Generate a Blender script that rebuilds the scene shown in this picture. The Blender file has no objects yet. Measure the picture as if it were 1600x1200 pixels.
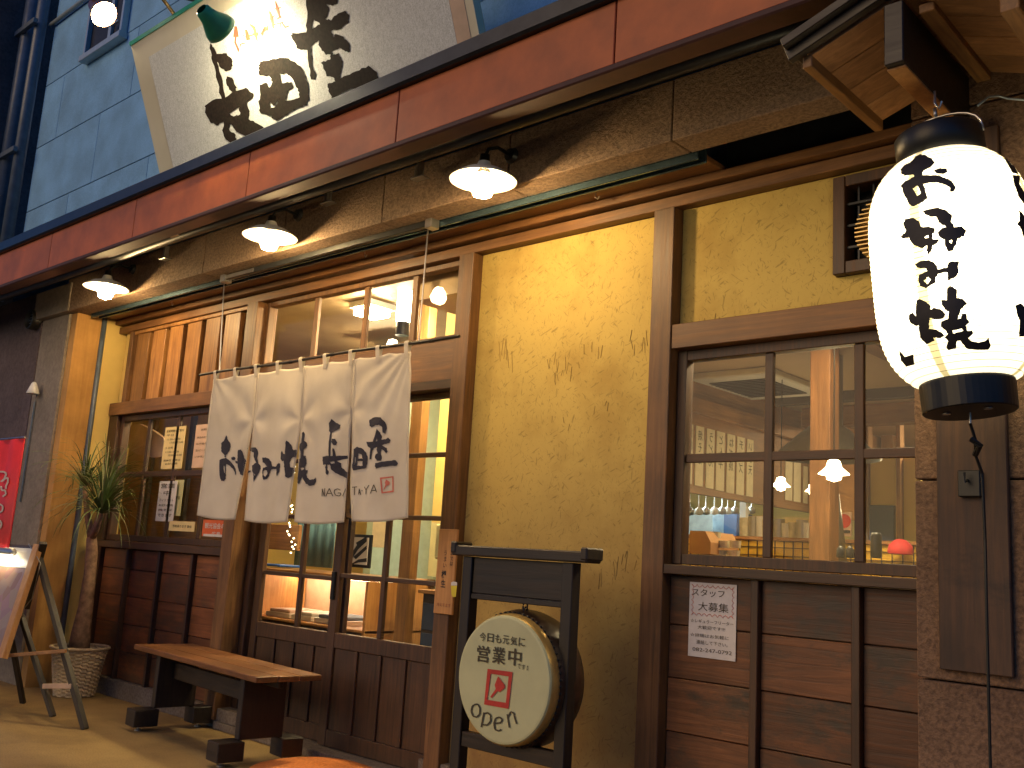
import bpy, bmesh, math, random
import numpy as np
from mathutils import Vector, Matrix
from mathutils.geometry import tessellate_polygon
R = random.Random(7)
SC = bpy.context.scene
COL = SC.collection
# ------------------------------------------------------------------ camera (solved from the photograph's vanishing points)
P0 = np.array([800., 600.]); V1 = np.array([-900., 770.]); VV = np.array([1330., -8000.])
_a, _b = V1 - P0, VV - P0
FPX = float(np.sqrt(-(_a @ _b)))
dX = -np.array([_a[0], _a[1], FPX]); dX /= np.linalg.norm(dX)
dZ = np.array([_b[0], _b[1], FPX]); dZ /= np.linalg.norm(dZ)
dY = np.cross(dX, -dZ)
if dY[2] < 0: dY = -dY
CAMH = 1.15
def _ray(x, y):
    v = np.array([x - P0[0], y - P0[1], FPX]); return np.array([v @ dX, v @ dY, v @ dZ])
_r = _ray(389, 1150); CD = -CAMH * _r[1] / _r[2]
CP = np.array([0, -CD, CAMH])
def F(x, y, Y=0.):            # point of the vertical plane Y that the photo shows at pixel x, y
    r = _ray(x, y); return Vector(CP + (Y + CD) / r[1] * r)
def G(x, y, Z=0.):            # the same on a horizontal plane
    r = _ray(x, y); return Vector(CP + (Z - CAMH) / r[2] * r)
def S(x, y, X):               # the same on a plane across the street front
    r = _ray(x, y); return Vector(CP + X / r[0] * r)
cam = bpy.data.cameras.new('camera'); camo = bpy.data.objects.new('camera', cam); COL.objects.link(camo)
rt = Vector((dX[0], dY[0], dZ[0])); dn = Vector((dX[1], dY[1], dZ[1])); fw = Vector((dX[2], dY[2], dZ[2]))
m = Matrix((rt, -dn, -fw)).transposed().to_4x4(); m.translation = Vector(CP)
camo.matrix_world = m
cam.sensor_width = 36; cam.lens = 36 * FPX / 1600; cam.clip_start = .05; cam.clip_end = 300
SC.camera = camo
# ------------------------------------------------------------------ world, exposure
w = bpy.data.worlds.new('World'); SC.world = w; w.use_nodes = True
nt = w.node_tree; nt.nodes.clear()
sky = nt.nodes.new('ShaderNodeTexSky'); sky.sky_type = 'NISHITA'; sky.sun_disc = False
sky.sun_elevation = math.radians(7.5); sky.sun_rotation = math.radians(0); sky.ozone_density = 10.0; sky.air_density = 1.3; sky.dust_density = .6
bg = nt.nodes.new('ShaderNodeBackground'); bg.inputs[1].default_value = .15
wo = nt.nodes.new('ShaderNodeOutputWorld')
nt.links.new(sky.outputs[0], bg.inputs[0]); nt.links.new(bg.outputs[0], wo.inputs[0])
SKY_DEFAULT = True
sl = bpy.data.lights.new('street_glow', 'SUN'); sl.energy = 1.0; sl.angle = math.radians(40); sl.color = (1, .66, .27)  # warm fill added for street glow from in front, apart from the sky
so = bpy.data.objects.new('street_glow', sl); COL.objects.link(so)
so.rotation_euler = (math.radians(70), 0, math.radians(-20))
SC.view_settings.view_transform = 'Standard'; SC.view_settings.look = 'None'
SC.view_settings.exposure = .42; SC.view_settings.gamma = 1
SC.render.engine = 'CYCLES'
SC.cycles.use_denoising = True
SC.cycles.max_bounces = 6; SC.cycles.diffuse_bounces = 3; SC.cycles.glossy_bounces = 3; SC.cycles.transparent_max_bounces = 12
SC.cycles.sample_clamp_indirect = 4
# ------------------------------------------------------------------ materials
def newmat(name):
    m = bpy.data.materials.new(name); m.use_nodes = True
    return m, m.node_tree, m.node_tree.nodes['Principled BSDF']
def N(nt, t, **kw):
    n = nt.nodes.new(t)
    for k, v in kw.items():
        if k.startswith('i_'): n.inputs[k[2:].replace('_', ' ')].default_value = v
        else: setattr(n, k, v)
    return n
def L(nt, a, b): nt.links.new(a, b)
def coords(nt, scale=(1, 1, 1), rnd=True):
    tc = N(nt, 'ShaderNodeTexCoord'); mp = N(nt, 'ShaderNodeMapping'); mp.inputs['Scale'].default_value = scale
    L(nt, tc.outputs['Object'], mp.inputs['Vector'])
    if rnd:
        oi = N(nt, 'ShaderNodeObjectInfo'); mu = N(nt, 'ShaderNodeMath', operation='MULTIPLY'); mu.inputs[1].default_value = 37.
        L(nt, oi.outputs['Random'], mu.inputs[0])
        L(nt, mu.outputs[0], mp.inputs['Location'])
        return mp.outputs[0], oi.outputs['Random']
    return mp.outputs[0], None
def ramp(nt, fac, stops):
    r = N(nt, 'ShaderNodeValToRGB'); e = r.color_ramp.elements
    e[0].position, e[0].color = stops[0][0], (*stops[0][1], 1)
    e[1].position, e[1].color = stops[-1][0], (*stops[-1][1], 1)
    for p, c in stops[1:-1]:
        q = e.new(p); q.color = (*c, 1)
    L(nt, fac, r.inputs[0]); return r.outputs[0]
def mixc(nt, fac, a, b, blend='MIX'):
    x = N(nt, 'ShaderNodeMix', data_type='RGBA', blend_type=blend)
    if isinstance(fac, (int, float)): x.inputs[0].default_value = fac
    else: L(nt, fac, x.inputs[0])
    for s, v in ((6, a), (7, b)):
        if isinstance(v, tuple): x.inputs[s].default_value = (*v, 1)
        else: L(nt, v, x.inputs[s])
    return x.outputs[2]
def bump(nt, bs, h, strength=.3, dist=.01):
    b = N(nt, 'ShaderNodeBump'); b.inputs['Strength'].default_value = strength; b.inputs['Distance'].default_value = dist
    L(nt, h, b.inputs['Height']); L(nt, b.outputs[0], bs.inputs['Normal'])
def wood(name, c0, c1, axis='Z', rough=.6, var=.35, wear=(0, 0, 0), wearamt=0, bmp=.25, grain=1.0):
    c0, c1 = ((q[0] * 1.04, q[1] * .93, q[2] * .66) for q in (c0, c1)); wear = (wear[0], wear[1] * .93, wear[2] * .75)
    m, nt, bs = newmat(name)
    sc = {'X': (1.2, 22, 22), 'Y': (22, 1.2, 22), 'Z': (22, 22, 1.2)}[axis]
    v, rnd = coords(nt, tuple(s * grain for s in sc))
    n = N(nt, 'ShaderNodeTexNoise', i_Scale=1.6, i_Detail=8., i_Roughness=.62, i_Distortion=1.2); L(nt, v, n.inputs['Vector'])
    c = ramp(nt, n.outputs[0], [(.3, c0), (.52, tuple((a + b) / 2 for a, b in zip(c0, c1))), (.7, c1)])
    v2, _ = coords(nt, (2.2, 2.2, 2.2))
    n2 = N(nt, 'ShaderNodeTexNoise', i_Scale=1.3, i_Detail=5., i_Roughness=.6); L(nt, v2, n2.inputs['Vector'])
    bl = ramp(nt, n2.outputs[0], [(.3, (.55, .52, .5)), (.65, (1.12, 1.1, 1.08))])
    c = mixc(nt, .8, c, bl, 'MULTIPLY')
    hs = N(nt, 'ShaderNodeHueSaturation'); mr = N(nt, 'ShaderNodeMapRange'); mr.inputs['To Min'].default_value = 1 - var; mr.inputs['To Max'].default_value = 1 + var
    L(nt, rnd, mr.inputs[0]); L(nt, mr.outputs[0], hs.inputs['Value']); L(nt, c, hs.inputs['Color']); c = hs.outputs[0]
    if wearamt:
        n3 = N(nt, 'ShaderNodeTexNoise', i_Scale=2.1, i_Detail=7., i_Roughness=.7)
        v3, _ = coords(nt, (1, 1, 2)); L(nt, v3, n3.inputs['Vector'])
        f = ramp(nt, n3.outputs[0], [(.5, (0, 0, 0)), (.62, (wearamt,) * 3)])
        c = mixc(nt, f, c, wear)
    L(nt, c, bs.inputs['Base Color'])
    rr = N(nt, 'ShaderNodeMapRange'); rr.inputs['To Min'].default_value = rough - .12; rr.inputs['To Max'].default_value = rough + .2
    L(nt, n.outputs[0], rr.inputs[0]); L(nt, rr.outputs[0], bs.inputs['Roughness'])
    bump(nt, bs, n.outputs[0], bmp, .004)
    return m
def plain(name, c, rough=.6, metal=0., noise=.12, nscale=14, bmp=0, spec=.5):
    m, nt, bs = newmat(name)
    v, rnd = coords(nt)
    n = N(nt, 'ShaderNodeTexNoise', i_Scale=float(nscale), i_Detail=5., i_Roughness=.6); L(nt, v, n.inputs['Vector'])
    c = ramp(nt, n.outputs[0], [(.3, tuple(x * (1 - noise) for x in c)), (.7, tuple(min(1, x * (1 + noise)) for x in c))])
    L(nt, c, bs.inputs['Base Color']); bs.inputs['Roughness'].default_value = rough; bs.inputs['Metallic'].default_value = metal
    bs.inputs['Specular IOR Level'].default_value = spec
    if bmp: bump(nt, bs, n.outputs[0], bmp, .004)
    return m
def stucco(name, c, c2, scale=55, bmp=.8, var=.1):
    m, nt, bs = newmat(name)
    v, rnd = coords(nt)
    n = N(nt, 'ShaderNodeTexNoise', i_Scale=float(scale), i_Detail=6., i_Roughness=.7); L(nt, v, n.inputs['Vector'])
    v2, _ = coords(nt)
    n2 = N(nt, 'ShaderNodeTexNoise', i_Scale=3.2, i_Detail=5.); L(nt, v2, n2.inputs['Vector'])
    col = ramp(nt, n.outputs[0], [(.35, c2), (.6, c)])
    bl = ramp(nt, n2.outputs[0], [(.3, (.7, .68, .66)), (.7, (1.1, 1.1, 1.1))])
    col = mixc(nt, .8, col, bl, 'MULTIPLY')
    L(nt, col, bs.inputs['Base Color']); bs.inputs['Roughness'].default_value = .85
    bump(nt, bs, n.outputs[0], bmp, .012)
    return m
def plaster(name, c):
    m, nt, bs = newmat(name)
    v, _ = coords(nt, rnd=False)
    big = N(nt, 'ShaderNodeTexNoise', i_Scale=1.6, i_Detail=6., i_Roughness=.65); L(nt, v, big.inputs['Vector'])
    col = ramp(nt, big.outputs[0], [(.25, tuple(x * y for x, y in zip(c, (.66, .58, .48)))), (.5, c), (.75, tuple(min(1, x * 1.1) for x in c))])
    fine = N(nt, 'ShaderNodeTexNoise', i_Scale=70., i_Detail=4., i_Roughness=.7); L(nt, v, fine.inputs['Vector'])
    # chopped straw: thin dark slivers at several angles
    for k, (rot, sc, th) in enumerate(((.5, (18, 1, 90), .67), (-.7, (26, 1, 120), .68), (1.35, (20, 1, 100), .68), (-1.3, (30, 1, 150), .69))):
        tc = N(nt, 'ShaderNodeTexCoord'); vr = N(nt, 'ShaderNodeVectorRotate', rotation_type='Y_AXIS'); vr.inputs['Angle'].default_value = rot
        L(nt, tc.outputs['Object'], vr.inputs['Vector'])
        mp = N(nt, 'ShaderNodeMapping'); mp.inputs['Scale'].default_value = sc; mp.inputs['Location'].default_value = (k * 7.3, 0, k * 3.1); L(nt, vr.outputs[0], mp.inputs['Vector'])
        nn = N(nt, 'ShaderNodeTexNoise', i_Scale=1., i_Detail=1.5, i_Roughness=.5, i_Distortion=.6); L(nt, mp.outputs[0], nn.inputs['Vector'])
        f = ramp(nt, nn.outputs[0], [(th - .03, (0, 0, 0)), (th + .04, (.6,) * 3)])
        col = mixc(nt, f, col, tuple(x * .38 for x in c))
    # grime that rises from the foot of the wall
    sx = N(nt, 'ShaderNodeSeparateXYZ'); tc = N(nt, 'ShaderNodeTexCoord'); L(nt, tc.outputs['Object'], sx.inputs[0])
    mr = N(nt, 'ShaderNodeMapRange'); mr.inputs['From Min'].default_value = .1; mr.inputs['From Max'].default_value = 1.9; mr.inputs['To Min'].default_value = 1.35; mr.inputs['To Max'].default_value = 0
    L(nt, sx.outputs['Z'], mr.inputs[0])
    gn = N(nt, 'ShaderNodeTexNoise', i_Scale=3.5, i_Detail=8., i_Roughness=.7); L(nt, v, gn.inputs['Vector'])
    gm = N(nt, 'ShaderNodeMath', operation='MULTIPLY'); L(nt, mr.outputs[0], gm.inputs[0]); L(nt, gn.outputs[0], gm.inputs[1])
    col = mixc(nt, gm.outputs[0], col, (.22, .1, .035))
    L(nt, col, bs.inputs['Base Color']); bs.inputs['Roughness'].default_value = .85
    bump(nt, bs, fine.outputs[0], .2, .004)
    return m
def emis(name, c, s, base=(.8, .8, .8)):
    m, nt, bs = newmat(name)
    bs.inputs['Base Color'].default_value = (*base, 1); bs.inputs['Emission Color'].default_value = (*c, 1); bs.inputs['Emission Strength'].default_value = s
    return m
def glass(name, tint=(1, 1, 1), k=1.0, rough=.02):
    m, nt, bs = newmat(name); nt.nodes.remove(bs)
    out = nt.nodes['Material Output']
    tr = N(nt, 'ShaderNodeBsdfTransparent'); tr.inputs[0].default_value = (*tint, 1)
    gl = N(nt, 'ShaderNodeBsdfGlossy'); gl.inputs['Roughness'].default_value = rough
    fr = N(nt, 'ShaderNodeFresnel'); ge = N(nt, 'ShaderNodeNewGeometry'); mi = N(nt, 'ShaderNodeMapRange'); mi.inputs['To Min'].default_value = 1.5; mi.inputs['To Max'].default_value = 1 / 1.5
    L(nt, ge.outputs['Backfacing'], mi.inputs[0]); L(nt, mi.outputs[0], fr.inputs[0])     # same reflectance on leaving the pane
    mu = N(nt, 'ShaderNodeMath', operation='MULTIPLY'); mu.inputs[1].default_value = k; L(nt, fr.outputs[0], mu.inputs[0])
    mx = N(nt, 'ShaderNodeMixShader'); L(nt, mu.outputs[0], mx.inputs[0]); L(nt, tr.outputs[0], mx.inputs[1]); L(nt, gl.outputs[0], mx.inputs[2])
    L(nt, mx.outputs[0], out.inputs[0])
    return m
M = {}
M['wz'] = wood('post wood', (.085, .042, .020), (.23, .122, .058), 'Z', .5, .12)
M['wx'] = wood('lintel wood', (.10, .048, .022), (.25, .13, .06), 'X', .5, .12)
M['wdz'] = wood('door wood upright', (.028, .014, .009), (.092, .046, .027), 'Z', .45, .12)
M['wdx'] = wood('door wood level', (.028, .014, .009), (.092, .046, .027), 'X', .45, .12)
M['batten'] = wood('cedar board', (.16, .075, .028), (.42, .235, .10), 'Z', .45, .28)
M['plank'] = wood('wainscot plank', (.08, .034, .017), (.21, .092, .045), 'X', .5, .34, (.045, .034, .026), .95, bmp=.5)
M['plankL'] = wood('left wainscot plank', (.10, .035, .016), (.25, .095, .042), 'X', .5, .28, (.045, .035, .025), .6, bmp=.5)
M['soff'] = wood('eave soffit board', (.21, .11, .056), (.42, .24, .14), 'X', .5, .2)
M['rafter'] = wood('eave rafter wood', (.14, .07, .03), (.34, .19, .085), 'Y', .5, .1)
M['darkwood'] = wood('charred dark wood', (.010, .007, .006), (.032, .022, .017), 'X', .45, .1)
M['darkwoodz'] = wood('charred dark wood upright', (.010, .007, .007), (.032, .023, .019), 'Z', .45, .1)
M['oldboard'] = wood('old weathered board', (.04, .022, .016), (.13, .075, .05), 'Z', .6, .1, (.02, .014, .012), .8, bmp=.5)
M['bench'] = wood('bench top wood', (.12, .055, .024), (.27, .13, .06), 'X', .32, .05, (.10, .05, .025), .5)
M['inwood'] = wood('indoor wood', (.16, .085, .035), (.34, .19, .085), 'Z', .5, .15)
M['inwoodx'] = wood('indoor wood level', (.20, .10, .04), (.40, .22, .10), 'X', .5, .15)
M['inwoody'] = wood('indoor wood receding', (.20, .10, .04), (.40, .22, .10), 'Y', .5, .15)
M['palew'] = wood('pale sign wood', (.42, .21, .085), (.62, .36, .17), 'Z', .5, .05)
M['plaster'] = plaster('straw clay plaster', (.50, .36, .095))
M['inplaster'] = plain('indoor yellow plaster', (.68, .50, .16), .8, noise=.06, nscale=5)
M['timberside'] = wood('ochre side board', (.40, .23, .08), (.55, .35, .14), 'Z', .7, .03, bmp=.1, grain=.5)
M['stucco'] = stucco('brown sprayed stone', (.34, .225, .14), (.15, .095, .06), 60, 1.0)
M['pilstone'] = stucco('pilaster sprayed stone', (.30, .175, .095), (.14, .08, .045), 70, 1.0)
M['plinth'] = stucco('plinth stone', (.22, .18, .14), (.12, .09, .07), 60, .5)
M['siding'] = stucco('grey wall siding', (.25, .50, .76), (.18, .40, .63), 90, .35)
M['leftwall'] = stucco('dark neighbour wall', (.12, .085, .085), (.075, .05, .052), 30, .2)
M['greystone'] = stucco('grey pilaster', (.26, .22, .17), (.19, .155, .12), 25, .15)
M['orange'] = plain('orange metal sheet', (.41, .092, .014), .55, noise=.28, nscale=4)
M['redbrown'] = plain('red brown metal lip', (.06, .018, .012), .7, noise=.2)
M['darkmetal'] = plain('dark metal', (.022, .024, .026), .38, .4, noise=.3)
M['black'] = plain('black enamel', (.010, .010, .010), .4, 0, noise=.2, spec=.35)
M['bluemetal'] = plain('blue grey rail metal', (.10, .17, .22), .25, .8, noise=.25)
M['alu'] = plain('pale window metal', (.38, .46, .50), .35, .4, noise=.1)
M['pipe'] = plain('blue grey drain pipe', (.10, .13, .17), .4, 0, noise=.2)
M['steel'] = plain('bare steel', (.45, .44, .42), .3, .9, noise=.15)
M['brass'] = plain('dull brass', (.42, .30, .13), .35, .9, noise=.2)
M['enamel'] = plain('white enamel', (.75, .74, .70), .3, 0, noise=.05)
M['greenenamel'] = plain('green enamel', (.03, .26, .15), .3, 0, noise=.15)
M['brownenamel'] = plain('brown enamel', (.14, .07, .05), .35, 0, noise=.2)
M['ink'] = plain('black brush ink', (.014, .012, .013), .6, noise=.4, nscale=40)
M['navyink'] = plain('navy dye', (.016, .014, .028), .8, noise=.4, nscale=40)
M['brownink'] = plain('brown sign paint', (.020, .013, .009), .8, noise=.5, nscale=60, spec=.15)
M['redink'] = plain('red stamp ink', (.52, .035, .02), .6, noise=.2)
M['lightink'] = plain('faded red ink', (.55, .14, .09), .7, noise=.2)
M['rustink'] = plain('rust brown paint', (.24, .07, .03), .6, noise=.3)
M['darkink'] = plain('dark marker', (.06, .045, .02), .7, noise=.2)
M['paper'] = plain('cream paper', (.78, .68, .46), .8, noise=.08)
M['paperw'] = plain('white paper', (.62, .58, .55), .8, noise=.08)
M['papery'] = plain('yellowish paper', (.72, .56, .26), .8, noise=.08)
M['paperp'] = plain('pinkish paper', (.62, .42, .30), .8, noise=.1)
M['stickered'] = plain('orange sticker', (.66, .12, .03), .5, noise=.1)
M['drumskin'] = plain('drum skin', (.52, .51, .27), .55, noise=.08, nscale=6)
M['gold'] = plain('gold rim', (.50, .33, .10), .35, .5, noise=.15)
M['drumbody'] = wood('drum body wood', (.02, .011, .009), (.06, .03, .022), 'Y', .35, .1)
M['banner'] = plain('red banner cloth', (.62, .012, .012), .6, noise=.1)
M['cream'] = plain('cream print', (.62, .50, .38), .6, noise=.05)
M['basket'] = plain('pale wicker', (.52, .40, .23), .7, noise=.3, nscale=40, bmp=.4)
M['soil'] = plain('dark soil', (.03, .02, .012), .95, noise=.5, nscale=50, bmp=1)
M['bark'] = plain('palm bark', (.26, .15, .085), .85, noise=.45, nscale=22, bmp=1)
M['leaf'] = plain('palm leaf', (.085, .135, .03), .5, noise=.4, nscale=9)
M['dryleaf'] = plain('dry palm leaf', (.20, .19, .08), .6, noise=.4, nscale=9)
M['mat'] = plain('orange door mat', (.52, .16, .03), .95, noise=.25, nscale=60, bmp=1)
M['plate'] = plain('pinkish pale wood slab', (.55, .38, .25), .5, noise=.2, nscale=5)
M['ceiling'] = plain('indoor ceiling', (.46, .32, .17), .55, noise=.1, nscale=3)
M['inside_dark'] = plain('dark indoor surface', (.05, .035, .025), .6, noise=.3)
M['bluedoor'] = plain('dark blue door', (.03, .055, .11), .45, noise=.15)
M['bluepanel'] = plain('blue grey curtain', (.12, .26, .33), .6, noise=.1)
M['counter'] = plain('yellow tiled counter', (.75, .46, .05), .35, noise=.15)
M['kitchen'] = plain('steel kitchen', (.30, .36, .38), .3, .5, noise=.2)
M['greenwall'] = plain('pale green wall', (.42, .50, .36), .6, noise=.1)
M['clear'] = plain('clear plastic boxes', (.62, .56, .38), .2, noise=.25, nscale=25)
M['cardboard'] = plain('cardboard', (.36, .19, .07), .8, noise=.1)
M['redcloth'] = plain('red cloth', (.55, .03, .04), .7, noise=.2)
M['duct'] = plain('exhaust duct metal', (.20, .19, .16), .35, .7, noise=.15)
M['boxgreen'] = plain('pale switch box', (.60, .56, .30), .4, noise=.05)
M['bluetray'] = plain('blue plastic', (.02, .10, .40), .4, noise=.1)
M['traywhite'] = plain('white tray', (.66, .60, .48), .3, noise=.05)
M['cloth2'] = plain('grey cloth', (.12, .14, .17), .8, noise=.3)
M['glass'] = glass('window glass', (.98, .98, .96), .32)
M['clearfilm'] = glass('menu cover film', (.98, .98, .98), .15, .05)
M['bulb'] = emis('lit bulb', (1, .68, .31), 270)
M['bulbsign'] = emis('lit reflector bulb', (1, .84, .56), 260)
M['pend'] = emis('lit pendant shade', (1, .78, .42), 24)
M['tube'] = emis('kitchen tube', (.72, .93, 1), 40)
M['tubewarm'] = emis('warm tube', (1, .80, .55), 40)
M['standinlamp'] = emis('stand-in lamp', (1, .85, .6), 14)
M['room'] = emis('indoor fill lamp', (1, .78, .45), 110)  # glow of the added indoor fill lights
M['room2'] = emis('indoor fill lamp by the door', (1, .80, .45), 260)
M['fairy'] = emis('fairy bulb', (1, .85, .5), 12)
# noren cloth, lantern paper, sign board, ground, indoor menu slips
m, nt, bs = newmat('unbleached curtain cloth'); M['cloth'] = m
v, _ = coords(nt, (1, 1, 1), False)
n1 = N(nt, 'ShaderNodeTexNoise', i_Scale=5., i_Detail=6.); L(nt, v, n1.inputs['Vector'])
n2 = N(nt, 'ShaderNodeTexNoise', i_Scale=260., i_Detail=2.); L(nt, v, n2.inputs['Vector'])
L(nt, ramp(nt, n1.outputs[0], [(.3, (.68, .60, .46)), (.7, (.82, .74, .58))]), bs.inputs['Base Color'])
bs.inputs['Roughness'].default_value = .9; bump(nt, bs, n2.outputs[0], .3, .003)
tb = N(nt, 'ShaderNodeBsdfTranslucent'); tb.inputs[0].default_value = (.6, .5, .36, 1)
mx = N(nt, 'ShaderNodeMixShader'); mx.inputs[0].default_value = .18
L(nt, bs.outputs[0], mx.inputs[1]); L(nt, tb.outputs[0], mx.inputs[2]); L(nt, mx.outputs[0], nt.nodes['Material Output'].inputs[0])
m, nt, bs = newmat('lit lantern paper'); M['lantern'] = m
tc = N(nt, 'ShaderNodeTexCoord'); sx = N(nt, 'ShaderNodeSeparateXYZ'); L(nt, tc.outputs['Object'], sx.inputs[0])
at = N(nt, 'ShaderNodeMath', operation='ARCTAN2'); L(nt, sx.outputs['Y'], at.inputs[0]); L(nt, sx.outputs['X'], at.inputs[1])
ml = N(nt, 'ShaderNodeMath', operation='MULTIPLY'); ml.inputs[1].default_value = 4.; L(nt, at.outputs[0], ml.inputs[0])
ad = N(nt, 'ShaderNodeMath', operation='ADD'); ad.inputs[1].default_value = .35; L(nt, ml.outputs[0], ad.inputs[0])
cs = N(nt, 'ShaderNodeMath', operation='COSINE'); L(nt, ad.outputs[0], cs.inputs[0])
seam = ramp(nt, cs.outputs[0], [(.955, (0, 0, 0)), (.975, (1, 1, 1))])
az = N(nt, 'ShaderNodeMath', operation='ABSOLUTE'); L(nt, sx.outputs['Z'], az.inputs[0])
zf = N(nt, 'ShaderNodeMapRange'); zf.inputs['From Min'].default_value = 0; zf.inputs['From Max'].default_value = .34; zf.inputs['To Min'].default_value = 5.2; zf.inputs['To Max'].default_value = 1.15
L(nt, az.outputs[0], zf.inputs[0])
sm = N(nt, 'ShaderNodeMapRange'); sm.inputs['To Min'].default_value = 1; sm.inputs['To Max'].default_value = .42; L(nt, seam, sm.inputs[0])
st = N(nt, 'ShaderNodeMath', operation='MULTIPLY'); L(nt, zf.outputs[0], st.inputs[0]); L(nt, sm.outputs[0], st.inputs[1])
L(nt, st.outputs[0], bs.inputs['Emission Strength'])
L(nt, mixc(nt, seam, (1, .85, .52), (1, .78, .30)), bs.inputs['Emission Color'])
bs.inputs['Base Color'].default_value = (.7, .66, .55, 1); bs.inputs['Roughness'].default_value = .8
m, nt, bs = newmat('brushed grey sign board'); M['sign'] = m
v, _ = coords(nt, (60, 60, 1.5), False)
n1 = N(nt, 'ShaderNodeTexNoise', i_Scale=1.5, i_Detail=6., i_Roughness=.7); L(nt, v, n1.inputs['Vector'])
v2, _ = coords(nt, (1, 1, 1), False)
n2 = N(nt, 'ShaderNodeTexNoise', i_Scale=160., i_Detail=2.); L(nt, v2, n2.inputs['Vector'])
c = ramp(nt, n1.outputs[0], [(.3, (.46, .47, .42)), (.7, (.68, .68, .61))])
L(nt, mixc(nt, .35, c, ramp(nt, n2.outputs[0], [(.35, (.3, .3, .3)), (.65, (.9, .9, .9))]), 'OVERLAY'), bs.inputs['Base Color'])
bs.inputs['Roughness'].default_value = .6; bs.inputs['Specular IOR Level'].default_value = .3
m, nt, bs = newmat('sign border'); M['signborder'] = m
v, _ = coords(nt, (1, 1, 1), False)
n1 = N(nt, 'ShaderNodeTexNoise', i_Scale=2.5, i_Detail=6.); L(nt, v, n1.inputs['Vector'])
L(nt, ramp(nt, n1.outputs[0], [(.3, (.52, .46, .30)), (.7, (.66, .60, .42))]), bs.inputs['Base Color']); bs.inputs['Roughness'].default_value = .5
m, nt, bs = newmat('ochre forecourt concrete'); M['ground'] = m
v, _ = coords(nt, (1, 1, 1), False)
n1 = N(nt, 'ShaderNodeTexNoise', i_Scale=1.8, i_Detail=8., i_Roughness=.65); L(nt, v, n1.inputs['Vector'])
n2 = N(nt, 'ShaderNodeTexNoise', i_Scale=120., i_Detail=3.); L(nt, v, n2.inputs['Vector'])
c = ramp(nt, n1.outputs[0], [(.3, (.17, .105, .036)), (.5, (.29, .185, .062)), (.72, (.37, .24, .085))])
c = mixc(nt, .5, c, ramp(nt, n2.outputs[0], [(.35, (.45, .45, .45)), (.6, (1, 1, 1))]), 'MULTIPLY')
L(nt, c, bs.inputs['Base Color']); bs.inputs['Roughness'].default_value = .7; bump(nt, bs, n2.outputs[0], .4, .004)
m, nt, bs = newmat('asphalt'); M['asphalt'] = m
v, _ = coords(nt, (1, 1, 1), False)
n2 = N(nt, 'ShaderNodeTexNoise', i_Scale=90., i_Detail=4.); L(nt, v, n2.inputs['Vector'])
L(nt, ramp(nt, n2.outputs[0], [(.35, (.03, .03, .03)), (.65, (.07, .068, .065))]), bs.inputs['Base Color']); bs.inputs['Roughness'].default_value = .85; bump(nt, bs, n2.outputs[0], .5, .006)
m, nt, bs = newmat('menu picture print'); M['menuprint'] = m
v, _ = coords(nt, (1, 1, 1), False)
n1 = N(nt, 'ShaderNodeTexVoronoi', i_Scale=11.); L(nt, v, n1.inputs['Vector'])
hs = N(nt, 'ShaderNodeHueSaturation'); hs.inputs['Saturation'].default_value = .45; hs.inputs['Value'].default_value = .5; L(nt, n1.outputs['Color'], hs.inputs['Color'])
L(nt, mixc(nt, .78, hs.outputs[0], (.40, .20, .10)), bs.inputs['Base Color']); bs.inputs['Roughness'].default_value = .25
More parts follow.
